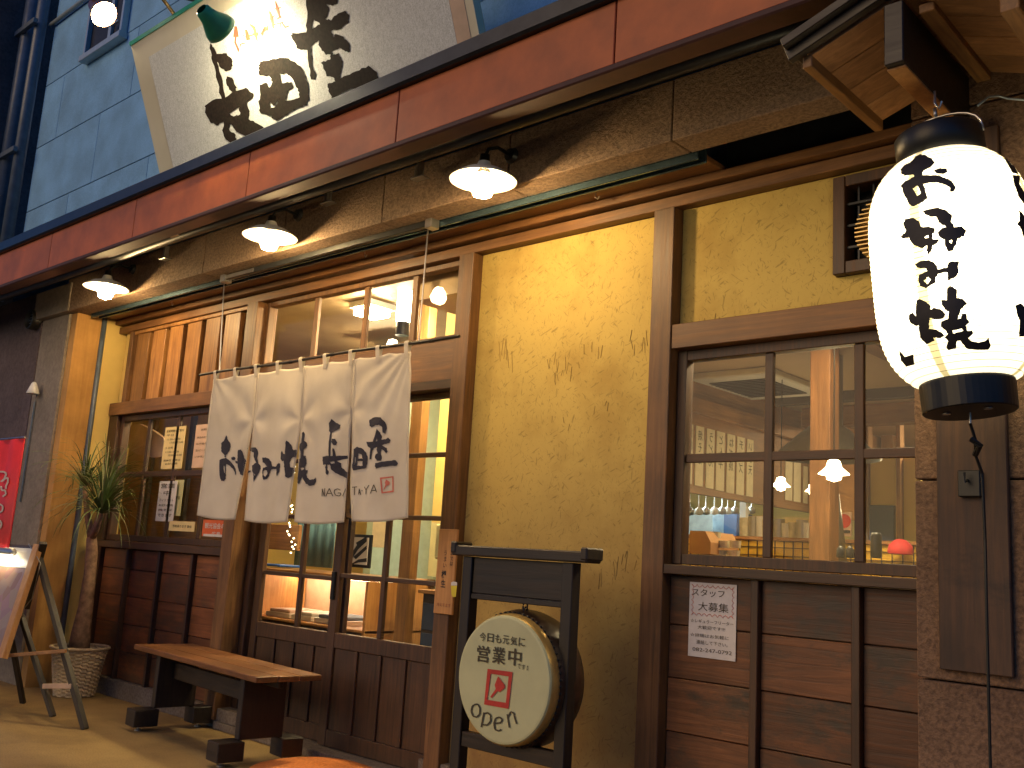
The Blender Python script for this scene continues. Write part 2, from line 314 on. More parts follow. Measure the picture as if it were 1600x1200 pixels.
# ------------------------------------------------------------------ helpers
WL = {}
def tag(o, label=None, cat=None, group=None, kind=None):
    if label: o['label'] = label
    if cat: o['category'] = cat
    if group: o['group'] = group
    if kind: o['kind'] = kind
    return o
def thing(name, label, cat, loc=(0, 0, 0), group=None):
    o = bpy.data.objects.new(name, None); COL.objects.link(o); o.location = loc; o.empty_display_size = .1
    WL[o.name] = Vector(loc); return tag(o, label, cat, group)
class MB:
    def __init__(s): s.v = []; s.f = []
    def add(s, vs, fs):
        b = len(s.v); s.v += [tuple(v) for v in vs]; s.f += [tuple(b + i for i in f) for f in fs]; return s
    def box(s, x0, x1, y0, y1, z0, z1, ch=.003):
        x0, x1 = sorted((x0, x1)); y0, y1 = sorted((y0, y1)); z0, z1 = sorted((z0, z1))
        c = Vector(((x0 + x1) / 2, (y0 + y1) / 2, (z0 + z1) / 2))
        return s.obox(c, (x1 - x0, y1 - y0, z1 - z0), None, ch)
    def obox(s, c, size, rot=None, ch=.003):
        hx, hy, hz = (d / 2 for d in size); ch = min(ch, hx * .45, hy * .45, hz * .45)
        vs = []; fs = []
        if ch <= 0:
            vs = [Vector((i * hx, j * hy, k * hz)) for i in (-1, 1) for j in (-1, 1) for k in (-1, 1)]
            fs = [(0, 1, 3, 2), (4, 6, 7, 5), (0, 4, 5, 1), (2, 3, 7, 6), (0, 2, 6, 4), (1, 5, 7, 3)]
        else:
            idx = {}
            for i in (-1, 1):
                for j in (-1, 1):
                    for k in (-1, 1):
                        for a in range(3):
                            p = [i * hx, j * hy, k * hz]; sg = (i, j, k)
                            for q in range(3):
                                if q != a: p[q] -= sg[q] * ch
                            idx[i, j, k, a] = len(vs); vs.append(Vector(p))
            for a in range(3):
                b, c2 = (a + 1) % 3, (a + 2) % 3
                for sgn in (-1, 1):
                    q = []
                    for u, w_ in ((-1, -1), (1, -1), (1, 1), (-1, 1)):
                        t = [0, 0, 0]; t[a] = sgn; t[b] = u; t[c2] = w_; q.append(idx[(*t, a)])
                    fs.append(tuple(q if sgn > 0 else q[::-1]))
            for a in range(3):      # edge chamfers, running along axis a
                b, c2 = (a + 1) % 3, (a + 2) % 3
                for u in (-1, 1):
                    for w_ in (-1, 1):
                        def K(e, ax):
                            t = [0, 0, 0]; t[a] = e; t[b] = u; t[c2] = w_; return idx[(*t, ax)]
                        q = [K(-1, b), K(1, b), K(1, c2), K(-1, c2)]
                        fs.append(tuple(q if u * w_ > 0 else q[::-1]))
            for i in (-1, 1):
                for j in (-1, 1):
                    for k in (-1, 1):
                        q = [idx[i, j, k, 0], idx[i, j, k, 1], idx[i, j, k, 2]]
                        fs.append(tuple(q if i * j * k > 0 else q[::-1]))
        if rot is not None: vs = [rot @ p for p in vs]
        return s.add([p + Vector(c) for p in vs], fs)
    def bar(s, a, b, w_, h, up=(0, 0, 1), ch=.003):      # rectangular bar from a to b
        a, b = Vector(a), Vector(b); d = (b - a); ln = d.length; d.normalize()
        sd = d.cross(Vector(up))
        if sd.length < 1e-4: sd = Vector((1, 0, 0))
        sd.normalize(); u = sd.cross(d)
        rot = Matrix((d, sd, u)).transposed()
        return s.obox((a + b) / 2, (ln, w_, h), rot, ch)
    def tube(s, pts, r, n=8, cap=True):
        pts = [Vector(p) for p in pts]; rs = r if isinstance(r, (list, tuple)) else [r] * len(pts)
        rings = []; up = Vector((0.123, .05, 1)).normalized()
        for i, p in enumerate(pts):
            d = (pts[min(i + 1, len(pts) - 1)] - pts[max(i - 1, 0)]).normalized()
            sd = d.cross(up)
            if sd.length < .05: sd = d.cross(Vector((1, 0, 0)))
            sd.normalize(); u = sd.cross(d)
            rings.append([p + (sd * math.cos(t) + u * math.sin(t)) * rs[i] for t in (2 * math.pi * k / n for k in range(n))])
        vs = [q for rg in rings for q in rg]; fs = []
        for i in range(len(pts) - 1):
            for k in range(n): fs.append((i * n + k, i * n + (k + 1) % n, (i + 1) * n + (k + 1) % n, (i + 1) * n + k))
        if cap: fs += [tuple(range(n))[::-1], tuple((len(pts) - 1) * n + k for k in range(n))]
        return s.add(vs, fs)
    def lathe(s, prof, c=(0, 0, 0), n=32, rot=None, cap=False):
        vs = []
        for r, z in prof:
            for k in range(n):
                t = 2 * math.pi * k / n; vs.append(Vector((r * math.cos(t), r * math.sin(t), z)))
        if rot is not None: vs = [rot @ p for p in vs]
        vs = [p + Vector(c) for p in vs]; fs = []
        for i in range(len(prof) - 1):
            for k in range(n): fs.append((i * n + k, i * n + (k + 1) % n, (i + 1) * n + (k + 1) % n, (i + 1) * n + k))
        if cap: fs += [tuple(range(n))[::-1], tuple((len(prof) - 1) * n + k for k in range(n))]
        return s.add(vs, fs)
    def build(s, name, mat, parent=None, smooth=False, label=None, kind=None):
        base = WL[parent.name] if parent is not None else Vector((0, 0, 0))
        me = bpy.data.meshes.new(name); me.from_pydata([tuple(Vector(v) - base) for v in s.v], [], s.f); me.update()
        me.materials.append(M[mat] if isinstance(mat, str) else mat)
        if smooth: me.polygons.foreach_set('use_smooth', [True] * len(me.polygons))
        o = bpy.data.objects.new(name, me); COL.objects.link(o)
        if parent is not None: o.parent = parent
        WL[o.name] = base
        if label: o['label'] = label
        if kind: o['kind'] = kind
        return o
def box(name, mat, x0, x1, y0, y1, z0, z1, parent=None, ch=.003, **k):
    return MB().box(x0, x1, y0, y1, z0, z1, ch).build(name, mat, parent, **k)
def pbox(name, mat, xa, ya, xb, yb, Y, depth, parent=None, ch=.003, **k):
    a, b = F(xa, ya, Y), F(xb, yb, Y)
    return box(name, mat, a.x, b.x, Y, Y + depth, a.z, b.z, parent, ch, **k)
def copy_tree(o, parent=None):
    c = o.copy(); COL.objects.link(c); WL[c.name] = WL[o.name].copy()
    if parent is not None: c.parent = parent
    for ch in list(o.children): copy_tree(ch, c)
    return c
def rough_poly(pts, amp, sub=3):
    out = []
    for i in range(len(pts)):
        a, b = Vector(pts[i]), Vector(pts[(i + 1) % len(pts)])
        for k in range(sub):
            p = a.lerp(b, k / sub); j = amp * (1 if k else .4)
            out.append((p.x + R.uniform(-j, j), p.y + R.uniform(-j, j)))
    return out
def poly_mesh(polys, edge, tr, keep=None):
    """polys: list of [outline, hole, ...] in flat coordinates; tr maps (x, y, index) to a 3D point"""
    bm = bmesh.new()
    for gi, loops in enumerate(polys):
        L3 = [[Vector((x, y, 0)) for x, y in lp] for lp in loops]
        flat = [p for lp in L3 for p in lp]
        vs = [bm.verts.new(p + Vector((0, 0, gi))) for p in flat]
        for t in tessellate_polygon(L3):
            try: bm.faces.new([vs[i] for i in t])
            except ValueError: pass
    for _ in range(7):
        es = [e for e in bm.edges if e.calc_length() > edge]
        if not es: break
        bmesh.ops.subdivide_edges(bm, edges=es, cuts=1)
        bmesh.ops.triangulate(bm, faces=[f for f in bm.faces if len(f.verts) > 3])
    mb = MB()
    if keep:
        bad = [f for f in bm.faces if not keep(f.calc_center_median())]
        bmesh.ops.delete(bm, geom=bad, context='FACES')
    bm.verts.ensure_lookup_table(); bm.verts.index_update()
    mb.v = [tuple(tr(v.co.x, v.co.y, int(round(v.co.z)))) for v in bm.verts]
    mb.f = [tuple(v.index for v in f.verts) for f in bm.faces]
    bm.free(); return mb
def stroke(pts, w_):
    """a brushed line as an outline polygon"""
    pts = [Vector(p) for p in pts]; ws = w_ if isinstance(w_, (list, tuple)) else [w_] * len(pts)
    l, r = [], []
    for i, p in enumerate(pts):
        d = pts[min(i + 1, len(pts) - 1)] - pts[max(i - 1, 0)]; d.normalize(); n = Vector((-d.y, d.x)) * ws[i] / 2
        l.append(p + n); r.append(p - n)
    return [[tuple(q) for q in l + r[::-1]]]
def segs(polyline, w_):
    return [stroke([polyline[i], polyline[i + 1]], w_) for i in range(len(polyline) - 1)]
def text_mb(body, x0, x1, zc, Y, h=None, off=0.0, vertical=False, axis='X', line=1.0, mb=None):
    """flat lettering on a plane; X: facing the street, between x0 and x1; height from the width unless given"""
    c = bpy.data.curves.new('t', 'FONT'); c.body = '\n'.join(body) if vertical else body; c.size = 1; c.offset = off; c.space_line = line; c.align_x = 'CENTER' if vertical else 'LEFT'
    c.resolution_u = 2
    o = bpy.data.objects.new('t', c); COL.objects.link(o); bpy.context.view_layer.update()
    me = bpy.data.meshes.new_from_object(o.evaluated_get(bpy.context.evaluated_depsgraph_get()))
    vs = [v.co.copy() for v in me.vertices]; fs = [tuple(p.vertices) for p in me.polygons]
    bpy.data.objects.remove(o); bpy.data.curves.remove(c); bpy.data.meshes.remove(me)
    if not vs: return mb or MB()
    ax, bx_ = min(v.x for v in vs), max(v.x for v in vs); ay, by = min(v.y for v in vs), max(v.y for v in vs)
    sx = (x1 - x0) / (bx_ - ax); sy = sx if h is None else h / (by - ay)
    out = []
    for v in vs:
        u = x0 + (v.x - ax) * sx; z = zc + (v.y - (ay + by) / 2) * sy
        out.append((u, Y, z) if axis == 'X' else (Y, u, z))
    mb = mb or MB(); return mb.add(out, fs)
def zoomset(polys, off, sc):
    return [[[(off[0] + x / sc, off[1] + y / sc) for x, y in lp] for lp in loops] for loops in polys]
# ================================================================== SETTING
gm = MB()
gm.add([(-60, -2.6, 0), (60, -2.6, 0), (60, 12, 0), (-60, 12, 0)], [(0, 1, 2, 3)])
tag(gm.build('forecourt', 'ground'), kind='structure')
MB().box(-60, 60, -2.75, -2.6, -.2, .004, .01).build('kerb', 'plinth')['kind'] = 'structure'
gm = MB().add([(-90, -90, -.12), (90, -90, -.12), (90, -2.74, -.12), (-90, -2.74, -.12)], [(0, 1, 2, 3)])
tag(gm.build('road', 'asphalt'), kind='structure')
# ================================================================== THE RESTAURANT BUILDING
B = thing('restaurant_building', 'wooden shopfront with yellow clay walls under an orange canopy', 'building', (0, 0, 0))
XL = -7.72
# --- posts and lintels
def post(x0, x1, z0, z1, y0=-.05, y1=.09, mat='wz', name='post'): return box(name, mat, x0, x1, y0, y1, z0, z1, B)
post(-7.715, -7.57, .12, 2.09, -.02, .09, 'wdz')
post(-7.53, -7.47, 2.19, 2.765, -.03, .05)
post(-5.80, -5.67, .05, 2.765, -.06, .10)
post(-3.75, -3.64, .05, 2.765, -.05, .12)
post(-2.48, -2.37, .05, 2.765, -.05, .09)
box('lintel', 'wx', XL + .005, -.9, -.035, .10, 2.768, 2.822, B)
box('lintel', 'wx', XL + .005, -.9, -.075, .10, 2.832, 2.872, B)
box('lintel', 'wx', -7.70, -5.803, -.04, .09, 2.09, 2.19, B)
box('lintel', 'wx', -2.367, -1.1, -.045, .09, 2.105, 2.215, B)
box('lintel', 'wdx', -5.667, -3.753, -.03, .09, 2.035, 2.085, B)
box('header_board', 'wx', -5.664, -3.756, .0, .05, 2.09, 2.31, B, label='pale knotty board above the sliding doors')
# --- plaster
box('plaster_panel', 'plaster', -3.637, -2.483, .02, .09, .14, 2.765, B, ch=0)
box('plaster_panel', 'plaster', -2.367, -1.64, .02, .09, 2.217, 2.765, B, ch=0)
box('plaster_panel', 'plaster', -1.64, -.9, .02, .09, 2.217, 2.335, B, ch=0)
box('plaster_panel', 'plaster', -1.64, -.9, .02, .09, 2.745, 2.765, B, ch=0)
box('plaster_panel', 'inplaster', -7.66, -7.532, .01, .06, 2.192, 2.765, B, ch=0)
sc_ = MB(); rs = random.Random(11)
for (x0, x1, y0, n, ln) in ((855, 1010, 545, 24, 20), (935, 1000, 885, 9, 26), (765, 800, 560, 6, 30), (860, 960, 640, 6, 12), (1090, 1130, 470, 5, 14)):
    for k in range(n):
        x = rs.uniform(x0, x1); y = y0 + rs.gauss(0, 10) + 22 * math.sin(x * .03); l_ = ln * rs.uniform(.4, 1.2); tl = rs.uniform(-4, 3)
        p, q = F(x, y, .0195), F(x + tl, y + l_, .0195); sc_.bar(p, q, .0015, rs.uniform(.002, .004), (0, 1, 0), 0)
sc_.build('scratches', plain('scratch in clay', (.27, .18, .055), .9), B, kind='stuff')
# --- plinth
box('plinth', 'plinth', XL, -5.45, -.035, .10, 0, .12, B)
box('plinth', 'plinth', -3.80, -1.1, -.035, .10, 0, .14, B)
box('door_threshold', 'plinth', -5.66, -3.76, -.06, .16, 0, .045, B)
# --- battened panel over the left window
box('battened_panel', 'wdz', -7.468, -5.803, .035, .06, 2.19, 2.767, B, ch=0)
bp = B
xs = -7.43; i = 0
while xs < -5.90:
    wd = .19 if xs + .19 < -5.86 else -5.82 - xs
    box('cedar_board', 'batten', xs, xs + wd, -.012, .034, 2.193, 2.735 + R.uniform(-.001, .001), B, ch=.002)
    xs += wd + .068
box('trim', 'batten', -7.468, -5.803, -.02, .034, 2.738, 2.765, B)
# --- windows
def window(name, x0, x1, z0, z1, xm, zm, y=.03, fr=.045, mu=.038, mat='wdz', matx='wdx', label=None):
    mb = MB()
    mb.box(x0, x0 + fr, y - .02, y + .04, z0, z1); mb.box(x1 - fr, x1, y - .02, y + .04, z0, z1)
    mb.box(x0 + fr + .001, x1 - fr - .001, y - .018, y + .04, z0, z0 + fr); mb.box(x0 + fr + .001, x1 - fr - .001, y - .018, y + .04, z1 - fr, z1)
    wob = mb.build(name, mat, B, label=label)
    for x in xm: box('glazing_bar', mat, x - mu / 2, x + mu / 2, y - .006, y + .016, z0 + fr, z1 - fr, wob)
    for z in zm: box('glazing_bar', matx, x0 + fr, x1 - fr, y - .0045, y + .015, z - mu / 2, z + mu / 2, wob)
    xs_ = [x0 + fr] + list(xm) + [x1 - fr]; zs_ = [z0 + fr] + list(zm) + [z1 - fr]
    for i in range(len(xs_) - 1):
        for j in range(len(zs_) - 1):
            a0 = xs_[i] + (mu / 2 if i else 0); a1 = xs_[i + 1] - (mu / 2 if i < len(xs_) - 2 else 0)
            b0 = zs_[j] + (mu / 2 if j else 0); b1 = zs_[j + 1] - (mu / 2 if j < len(zs_) - 2 else 0)
            box('pane', 'glass', a0 - .004, a1 + .004, y + .004, y + .008, b0 - .004, b1 + .004, wob, ch=0)
    return wob
winr = window('window', -2.365, -1.12, 1.175, 2.103, (-1.93, -1.55), (1.628,), label='six-light window beside the stone pilaster')
winl = window('window', -7.567, -5.803, 1.115, 2.088, (-7.13, -6.69, -6.25), (1.62,), mu=.042, label='gridded window with notices stuck inside')
box('window_sill', 'wdx', -2.367, -1.1, -.05, .10, 1.132, 1.172, B)
box('window_sill', 'wdx', -7.567, -5.803, -.05, .10, 1.06, 1.112, B)
tw = window('transom_window', -5.664, -3.756, 2.312, 2.765, (-5.12, -4.62, -4.18), (), y=.03, fr=.032, mu=.045, mat='wz', matx='wx', label='strip of transom panes above the curtain')
# --- wainscot of planks and battens under the windows
box('wainscot_backing', 'wdx', -2.367, -1.1, .045, .08, .14, 1.130, B, ch=0)
for x0, x1 in ((-2.366, -1.972), (-1.938, -1.562), (-1.528, -1.1)):
    for z0, z1 in ((.145, .272), (.276, .492), (.496, .706), (.710, .922), (.926, 1.129)):
        box('plank', 'plank', x0, x1, .008 + R.uniform(0, .004), .044, z0, z1, B, ch=.0025)
for x in (-1.955, -1.545): box('batten', 'wdz', x - .0165, x + .0165, -.022, .044, .14, 1.130, B)
box('wainscot_backing', 'wdx', -7.567, -5.803, .045, .08, .12, 1.058, B, ch=0)
xsL = [-7.567, -7.13, -6.66, -6.21, -5.803]
for i in range(4):
    z = .125
    while z < 1.05:
        z1 = min(z + .196, 1.056); box('plank', 'plankL', xsL[i] + .018, xsL[i + 1] - .018, .008 + R.uniform(0, .004), .044, z, z1 - .004, B, ch=.0025); z += .196
for x in xsL[1:4]: box('batten', 'wdz', x - .016, x + .016, -.022, .044, .12, 1.058, B)
# --- sliding doors
def door(x0, x1, y, zb, bars, xm, nb, label):
    st = .07; z1 = 2.034; z0 = .05
    mb = MB()
    mb.box(x0, x0 + st, y, y + .035, z0, z1); mb.box(x1 - st, x1, y, y + .035, z0, z1)
    a, b = x0 + st + .001, x1 - st - .001
    mb.box(a, b, y + .002, y + .033, z1 - .035, z1); mb.box(a, b, y + .002, y + .033, zb[0], zb[1]); mb.box(a, b, y + .002, y + .033, z0, z0 + .09)
    d = mb.build('sliding_door', 'wdz', B, label=label)
    for z in bars: box('glazing_bar', 'wdx', a, b, y + .006, y + .03, z - .013, z + .013, d)
    box('glazing_bar', 'wdz', xm - .017, xm + .017, y + .003, y + .031, zb[1] + .001, z1 - .036, d)
    zz = [zb[1]] + sorted(bars) + [z1 - .035]
    for i in range(len(zz) - 1):
        for u0, u1 in ((a, xm - .017), (xm + .017, b)):
            box('pane', 'glass', u0 - .003, u1 + .003, y + .016, y + .02, zz[i] + (.011 if i else -.003), zz[i + 1] + .003 - (.013 if i < len(zz) - 2 else 0), d, ch=0)
    wn = (b - a) / nb
    for k in range(nb):
        box('door_board', 'wdz', a + k * wn + .002, a + (k + 1) * wn - .002, y + .014, y + .028, z0 + .09, zb[0] - .002, d, ch=.002)
        if k: box('door_batten', 'wdz', a + k * wn - .013, a + k * wn + .013, y + .001, y + .013, z0 + .092, zb[0] - .003, d, ch=.002)
    return d
dl = door(-5.60, -4.66, .095, (.575, .665), (.975, 1.335, 1.69), -5.12, 4, 'left sliding door, mostly behind the curtain')
dr = door(-4.735, -3.775, .045, (.59, .675), (1.0, 1.345, 1.69), -4.28, 4, 'right sliding door beside the wooden plaque')
box('door_pull', 'black', -4.722, -4.69, .03, .046, .86, 1.02, dr)
box('doorjamb_board', 'wdz', -5.666, -5.605, .06, .13, .05, 2.03, B)
# --- return wall on the left
box('return_wall', 'timberside', XL - .10, XL, -.385, -.185, 0, 2.868, B, ch=.002)
box('return_wall', 'inplaster', XL - .10, XL - .004, -.145, .10, 0, 2.868, B, ch=0)
box('return_wall_back', 'leftwall', XL - .12, XL - .02, -.183, -.147, 0, 2.868, B, ch=0)
MB().tube([(XL + .005, -.165, z) for z in (0.02, 1, 2, 2.866)], .02, 10).build('drain_pipe', 'pipe', B, smooth=True)
# --- projecting stone beam, its underside and the soffit boards behind it
edges = [-7.82, -6.65, -5.75, -4.85, -3.95, -3.04, -2.13, -1.19]
for a, b in zip(edges, edges[1:]):
    box('stone_panel', 'stucco', a + .002, b - .002, -.45, -.30, 2.87, 3.14, B, ch=.004)
box('soffit_board', 'wx', XL, -2.12, -.215, -.03, 2.874, 2.9, B)
box('soffit_recess', 'darkmetal', XL, -.7, -.298, .1, 3.10, 3.14, B, ch=0)
box('soffit_recess_back', 'darkmetal', -2.12, -.7, -.03, .1, 2.873, 3.099, B, ch=0)
mb = MB(); mb.box(-7.68, -2.1, -.298, -.285, 2.838, 2.93); mb.box(-7.68, -2.1, -.235, -.222, 2.845, 2.93); mb.box(-7.68, -2.1, -.284, -.236, 2.90, 2.912)
mb.build('shutter_rail', 'bluemetal', B)
for px in ((269, 470), (570, 395), (930, 320)):
    p = F(px[0], px[1], -.15)
    mb = MB(); mb.tube([(p.x, -.15, 2.874), (p.x, -.15, 2.855), (p.x + .012, -.15, 2.842), (p.x + .022, -.15, 2.855)], .003, 6); mb.build('ceiling_hook', 'steel', B)
# --- canopy: orange fascia panels, lip, gutter, dark underside
fe = [-12.1, -10.84, -9.6, -8.35, -7.105, -5.852, -4.57, -3.338, -2.097, -.85, .4, 1.6]
for a, b in zip(fe, fe[1:]):
    box('fascia_panel', 'orange', a + .003, b - .003, -.90, -.87, 3.0, 3.262, B, ch=.003)
mb = MB()
for (ya, yb, za, zb_) in ((-.935, -.86, 3.262, 3.352), ):
    mb.box(-12.1, 1.6, ya, yb, za, zb_, .012)
mb.build('gutter', 'darkmetal', B)
mb = MB(); mb.box(-12.1, 1.6, -.912, -.84, 2.968, 2.998, .008); mb.box(-12.1, 1.6, -.838, -.775, 2.985, 3.06, .02)
mb.build('canopy_lip', 'redbrown', B)
MB().tube([(-12.1, -.72, 3.02), (1.6, -.72, 3.02)], .035, 12).build('awning_roller', 'darkmetal', B, smooth=True)
box('canopy_underside', 'darkmetal', -12.1, 1.6, -.86, -.452, 3.142, 3.16, B, ch=0)
MB().tube([(-12.1, -.60, 3.075), (-1.4, -.60, 3.075)], .012, 8).build('conduit', 'redbrown', B, smooth=True)
box('canopy_top', 'darkmetal', -12.1, 1.6, -.86, -.31, 3.262, 3.30, B, ch=0)
for px, py in ((880, 138), (268, 362), (512, 312), (655, 272), (258, 400)):
    a = F(px, py, -.80 if py < 390 and px not in (512, 655) else -.5)
    br = MB()
    br.box(a.x - .045, a.x + .045, a.y - .02, a.y + .03, a.z - .025, a.z - .015); br.box(a.x - .012, a.x + .012, a.y - .015, a.y + .02, a.z - .015, a.z + .07)
    br.tube([(a.x - .03, a.y, a.z - .01), (a.x - .03, a.y, a.z + .05)], .004, 6); br.tube([(a.x + .03, a.y, a.z - .01), (a.x + .03, a.y, a.z + .05)], .004, 6)
    br.build('awning_bracket', 'steel', B)
# --- upper storey: siding panels
SY = -.30
box('upper_wall_backing', 'darkmetal', -9.38, 4, SY + .012, SY + .12, 3.14, 8.0, B, ch=0)
row = 0; z = 3.43
vj = {0: (0, -.9), 1: (.45, 0)}
z = 2.80 + .62
rows = [3.145, 3.43, 4.055, 4.685, 5.315, 5.945, 6.575, 7.2, 7.83]
for ri, (z0, z1) in enumerate(zip(rows, rows[1:])):
    off = (.0, .48, .9)[ri % 3]; x = -9.36; first = True
    while x < 3.5:
        x1 = x + (.42 + off if first else 1.42); first = False
        if not (ri in (5, 6) and False): box('siding_panel', 'siding', x + .003, x1 - .003, SY, SY + .011, z0 + .004, z1 - .004, B, ch=.002)
        x = x1
# small upper window
uw = MB(); X0, X1, Z0, Z1 = -8.45, -7.73, 5.30, 6.3
for q in ((X0, X0 + .035, Z0, Z1), (X1 - .035, X1, Z0, Z1), (X0, X1, Z1 - .035, Z1)): uw.box(q[0], q[1], SY - .06, SY - .002, q[2], q[3])
uw.box(X0 - .02, X1 + .02, SY - .08, SY - .002, Z0 - .045, Z0 + .01)
uwo = uw.build('upper_window', 'alu', B)
box('glazing_bar', 'alu', -8.02, -7.97, SY - .045, SY - .01, Z0 + .01, Z1 - .035, uwo)
box('window_handle', 'alu', -7.93, -7.80, SY - .07, SY - .05, 5.42, 5.44, uwo)
box('pane', M['black'], X0 + .03, X1 - .03, SY - .02, SY - .003, Z0 + .01, Z1 - .03, uwo, ch=0)
# corner pipes of the upper storey
for x, r in ((-9.45, .055), (-9.72, .075)):
    MB().tube([(x, SY - .10, 3.2), (x, SY - .10, 8)], r, 12).build('drain_pipe', 'pipe', B, smooth=True)
p1, p2 = F(78, 40, SY - .03), F(136, -4, SY - .03)
MB().tube([p1, p2, p2 + (p2 - p1)], .02, 8).build('conduit', 'alu', B, smooth=True)
for z in (4.6, 5.9): box('pipe_clamp', 'pipe', -9.82, -9.36, SY - .20, SY - .16, z, z + .05, B)
# --- stone pilaster on the right with its old board
pz = [0, .262, .87, 1.477, 2.087, 2.697, 3.0]
for a, b in zip(pz, pz[1:]): box('stone_block', 'pilstone', -1.166, .9, -.45, .0, a + .003, b - .003, B, ch=.004)
box('cover_board', 'oldboard', -1.09, -.885, -.476, -.4505, .905, 2.60, B, label='long weathered board fixed to the stone pilaster')
bk = MB(); bk.box(-1.02, -.955, -.50, -.478, 1.42, 1.50); bk.tube([(-.99, -.50, 1.47), (-.99, -.53, 1.46), (-.99, -.53, 1.49)], .004, 6); bk.build('rope_hook', 'black', B)
# --- little gabled eave over the pilaster
g = B
ridge = -.985; yb, yf = -.45, -1.0
def gx(x): return 2.80 + .02 - abs(x - ridge) * .36
for side in (-1, 1):
    wpl = .19 if side > 0 else .285
    ends = [(-.985, -1.275)] if side < 0 else [(-.985, -.05)]
    n = 4; 
    for k in range(n):
        y0 = yf + (yb - yf) * k / n; y1 = yf + (yb - yf) * (k + 1) / n
        xa, xb = ends[0]
        za, zb_ = gx(xa), gx(xb)
        c = Vector(((xa + xb) / 2, (y0 + y1) / 2, (za + zb_) / 2 + .012)); ang = math.atan2(zb_ - za, xb - xa)
        if side < 0: ang = math.atan2(za - zb_, xa - xb)
        ln = math.hypot(xb - xa, zb_ - za)
        MB().obox(c, (ln, y1 - y0 - .004, .02), Matrix.Rotation(-ang, 3, 'Y'), .002).build('eave_board', 'soff', B)
def raft(x, y0, y1, zt, w_=.04, h=.05, mat='rafter', name='rafter'): return box(name, mat, x - w_ / 2, x + w_ / 2, y0, y1, zt - h, zt, B)
raft(-1.275, yf, yb, gx(-1.275) + .01, .03, .04)
raft(-.93, yf + .04, yb, gx(-.93) - .002, .045, .03)
raft(-.70, yf, yb, gx(-.70) - .002, .05, .045)
raft(-.42, yf, yb, gx(-.42) - .002, .05, .045)
box('bracket_beam', 'darkwood', -1.03, -.975, -1.02, -.452, 2.605, 2.795, B, label='dark beam that carries the lantern')
box('bracket_lit_underside', 'palew', -1.029, -.976, -1.0, -.60, 2.596, 2.604, B)  # pale strip puts the beam's bright underside into the colour
mb = MB()
for xa, xb in ((-1.33, -.985), (-.985, 0.0)):
    a = Vector((xa, yf - .02, gx(xa) + .04)); b = Vector((xb, yf - .02, gx(xb) + .04)); mb.bar(a, b, .03, .06)
    a2 = Vector((xa, (yf + yb) / 2, gx(xa) + .06)); b2 = Vector((xb, (yf + yb) / 2, gx(xb) + .06)); mb.bar(a2, b2, .68, .03)
mb.build('barge_board', 'darkwood', B)
# --- caged vent opening behind the lantern
v_ = MB(); vx0, vx1, vz0, vz1 = -1.638, -.92, 2.337, 2.743
for q in ((vx0, vx0 + .05, vz0, vz1), (vx1 - .05, vx1, vz0, vz1)): v_.box(q[0], q[1], -.02, .08, q[2], q[3])
v_.box(vx0 + .051, vx1 - .051, -.018, .08, vz0, vz0 + .05); v_.box(vx0 + .051, vx1 - .051, -.018, .08, vz1 - .045, vz1)
vo = v_.build('vent_frame', 'wdz', B)
box('vent_back', 'black', vx0, vx1, .10, .12, vz0, vz1, B, ch=0)
mb = MB(); 
for z in (2.44, 2.53, 2.62): mb.box(vx0 + .05, vx1 - .05, .0, .012, z, z + .014)
for k in range(9): mb.box(vx0 + .09 + k * .06, vx0 + .097 + k * .06, .013, .02, vz0 + .05, vz1 - .045, 0)
mb.build('vent_grille', 'darkmetal', vo)
vh = thing('vent_hood', 'round ribbed brass vent hood in the framed wall opening behind the lantern', 'vent', (-1.36, -.02, 2.45))
rx = Matrix.Rotation(math.radians(90), 3, 'X')
mb = MB().lathe([(.15, -.05), (.152, .02), (.145, .05), (.12, .09), (.06, .12), (.0, .125)], (-1.36, -.01, 2.45), 32, rx); mb.build('hood', 'brass', vh, smooth=True)
mb = MB()
for k in range(15):
    z = 2.45 - .12 + k * .017; hw = math.sqrt(max(.0, .135 ** 2 - (z - 2.45) ** 2)); mb.box(-1.36 - hw, -1.36 + hw, -.145, -.10, z - .003, z + .003, .001)
mb.build('hood_slats', 'brass', vh)
# ------------------------------------------------------------------ neighbouring building on the left
NB = thing('neighbour_building', 'dark purplish plain wall of the next building on the left', 'building', (-10, -.4, 0))
for a, b in ((0, .9), (.9, 1.8), (1.8, 2.86)):
    for x0, x1 in ((-13.5, -12.0), (-12.0, -10.2), (-10.2, -8.33)): box('wall_panel', 'leftwall', x0 + .003, x1 - .003, -.41, -.2, a + .003, b - .003, NB)
box('wall_panel', 'leftwall', -13.5, -8.33, -.40, -.2, 2.86, 3.13, NB, ch=0)
box('pilaster', 'greystone', -8.328, XL - .105, -.405, -.2, 0, 2.868, NB, label='grey stained pilaster next to the ochre board')
box('upper_wall', 'leftwall', -14, -9.86, -.9, 3, 3.36, 9.5, NB, ch=0)
box('pilaster_cap', 'greystone', -8.4, XL - .02, -.46, -.30, 2.87, 3.10, NB)
vt = thing('wall_vent', 'small round black vent cowl on the dark wall at left', 'vent', (-8.43, -.41, 2.88))
MB().lathe([(.085, 0), (.085, .07), (.075, .075), (.07, .03), (0, .03)], (-8.43, -.41, 2.88), 24, rx).build('cowl', 'black', vt, smooth=True)
mb = MB()
for k in range(5): mb.box(-8.49, -8.37, -.452, -.447, 2.83 + k * .024, 2.834 + k * .024, 0)
mb.build('slats', 'steel', vt)
cd = thing('wall_bracket_lamp', 'small pale cone fitting with a cable on the grey pilaster', 'wall fitting', (-8.2, -.41, 2.28))
p = F(60, 610, -.42)
MB().lathe([(.012, .06), (.02, .05), (.05, -.03), (.045, -.035)], (p.x, p.y - .04, p.z), 16).build('cone', 'enamel', cd, smooth=True)
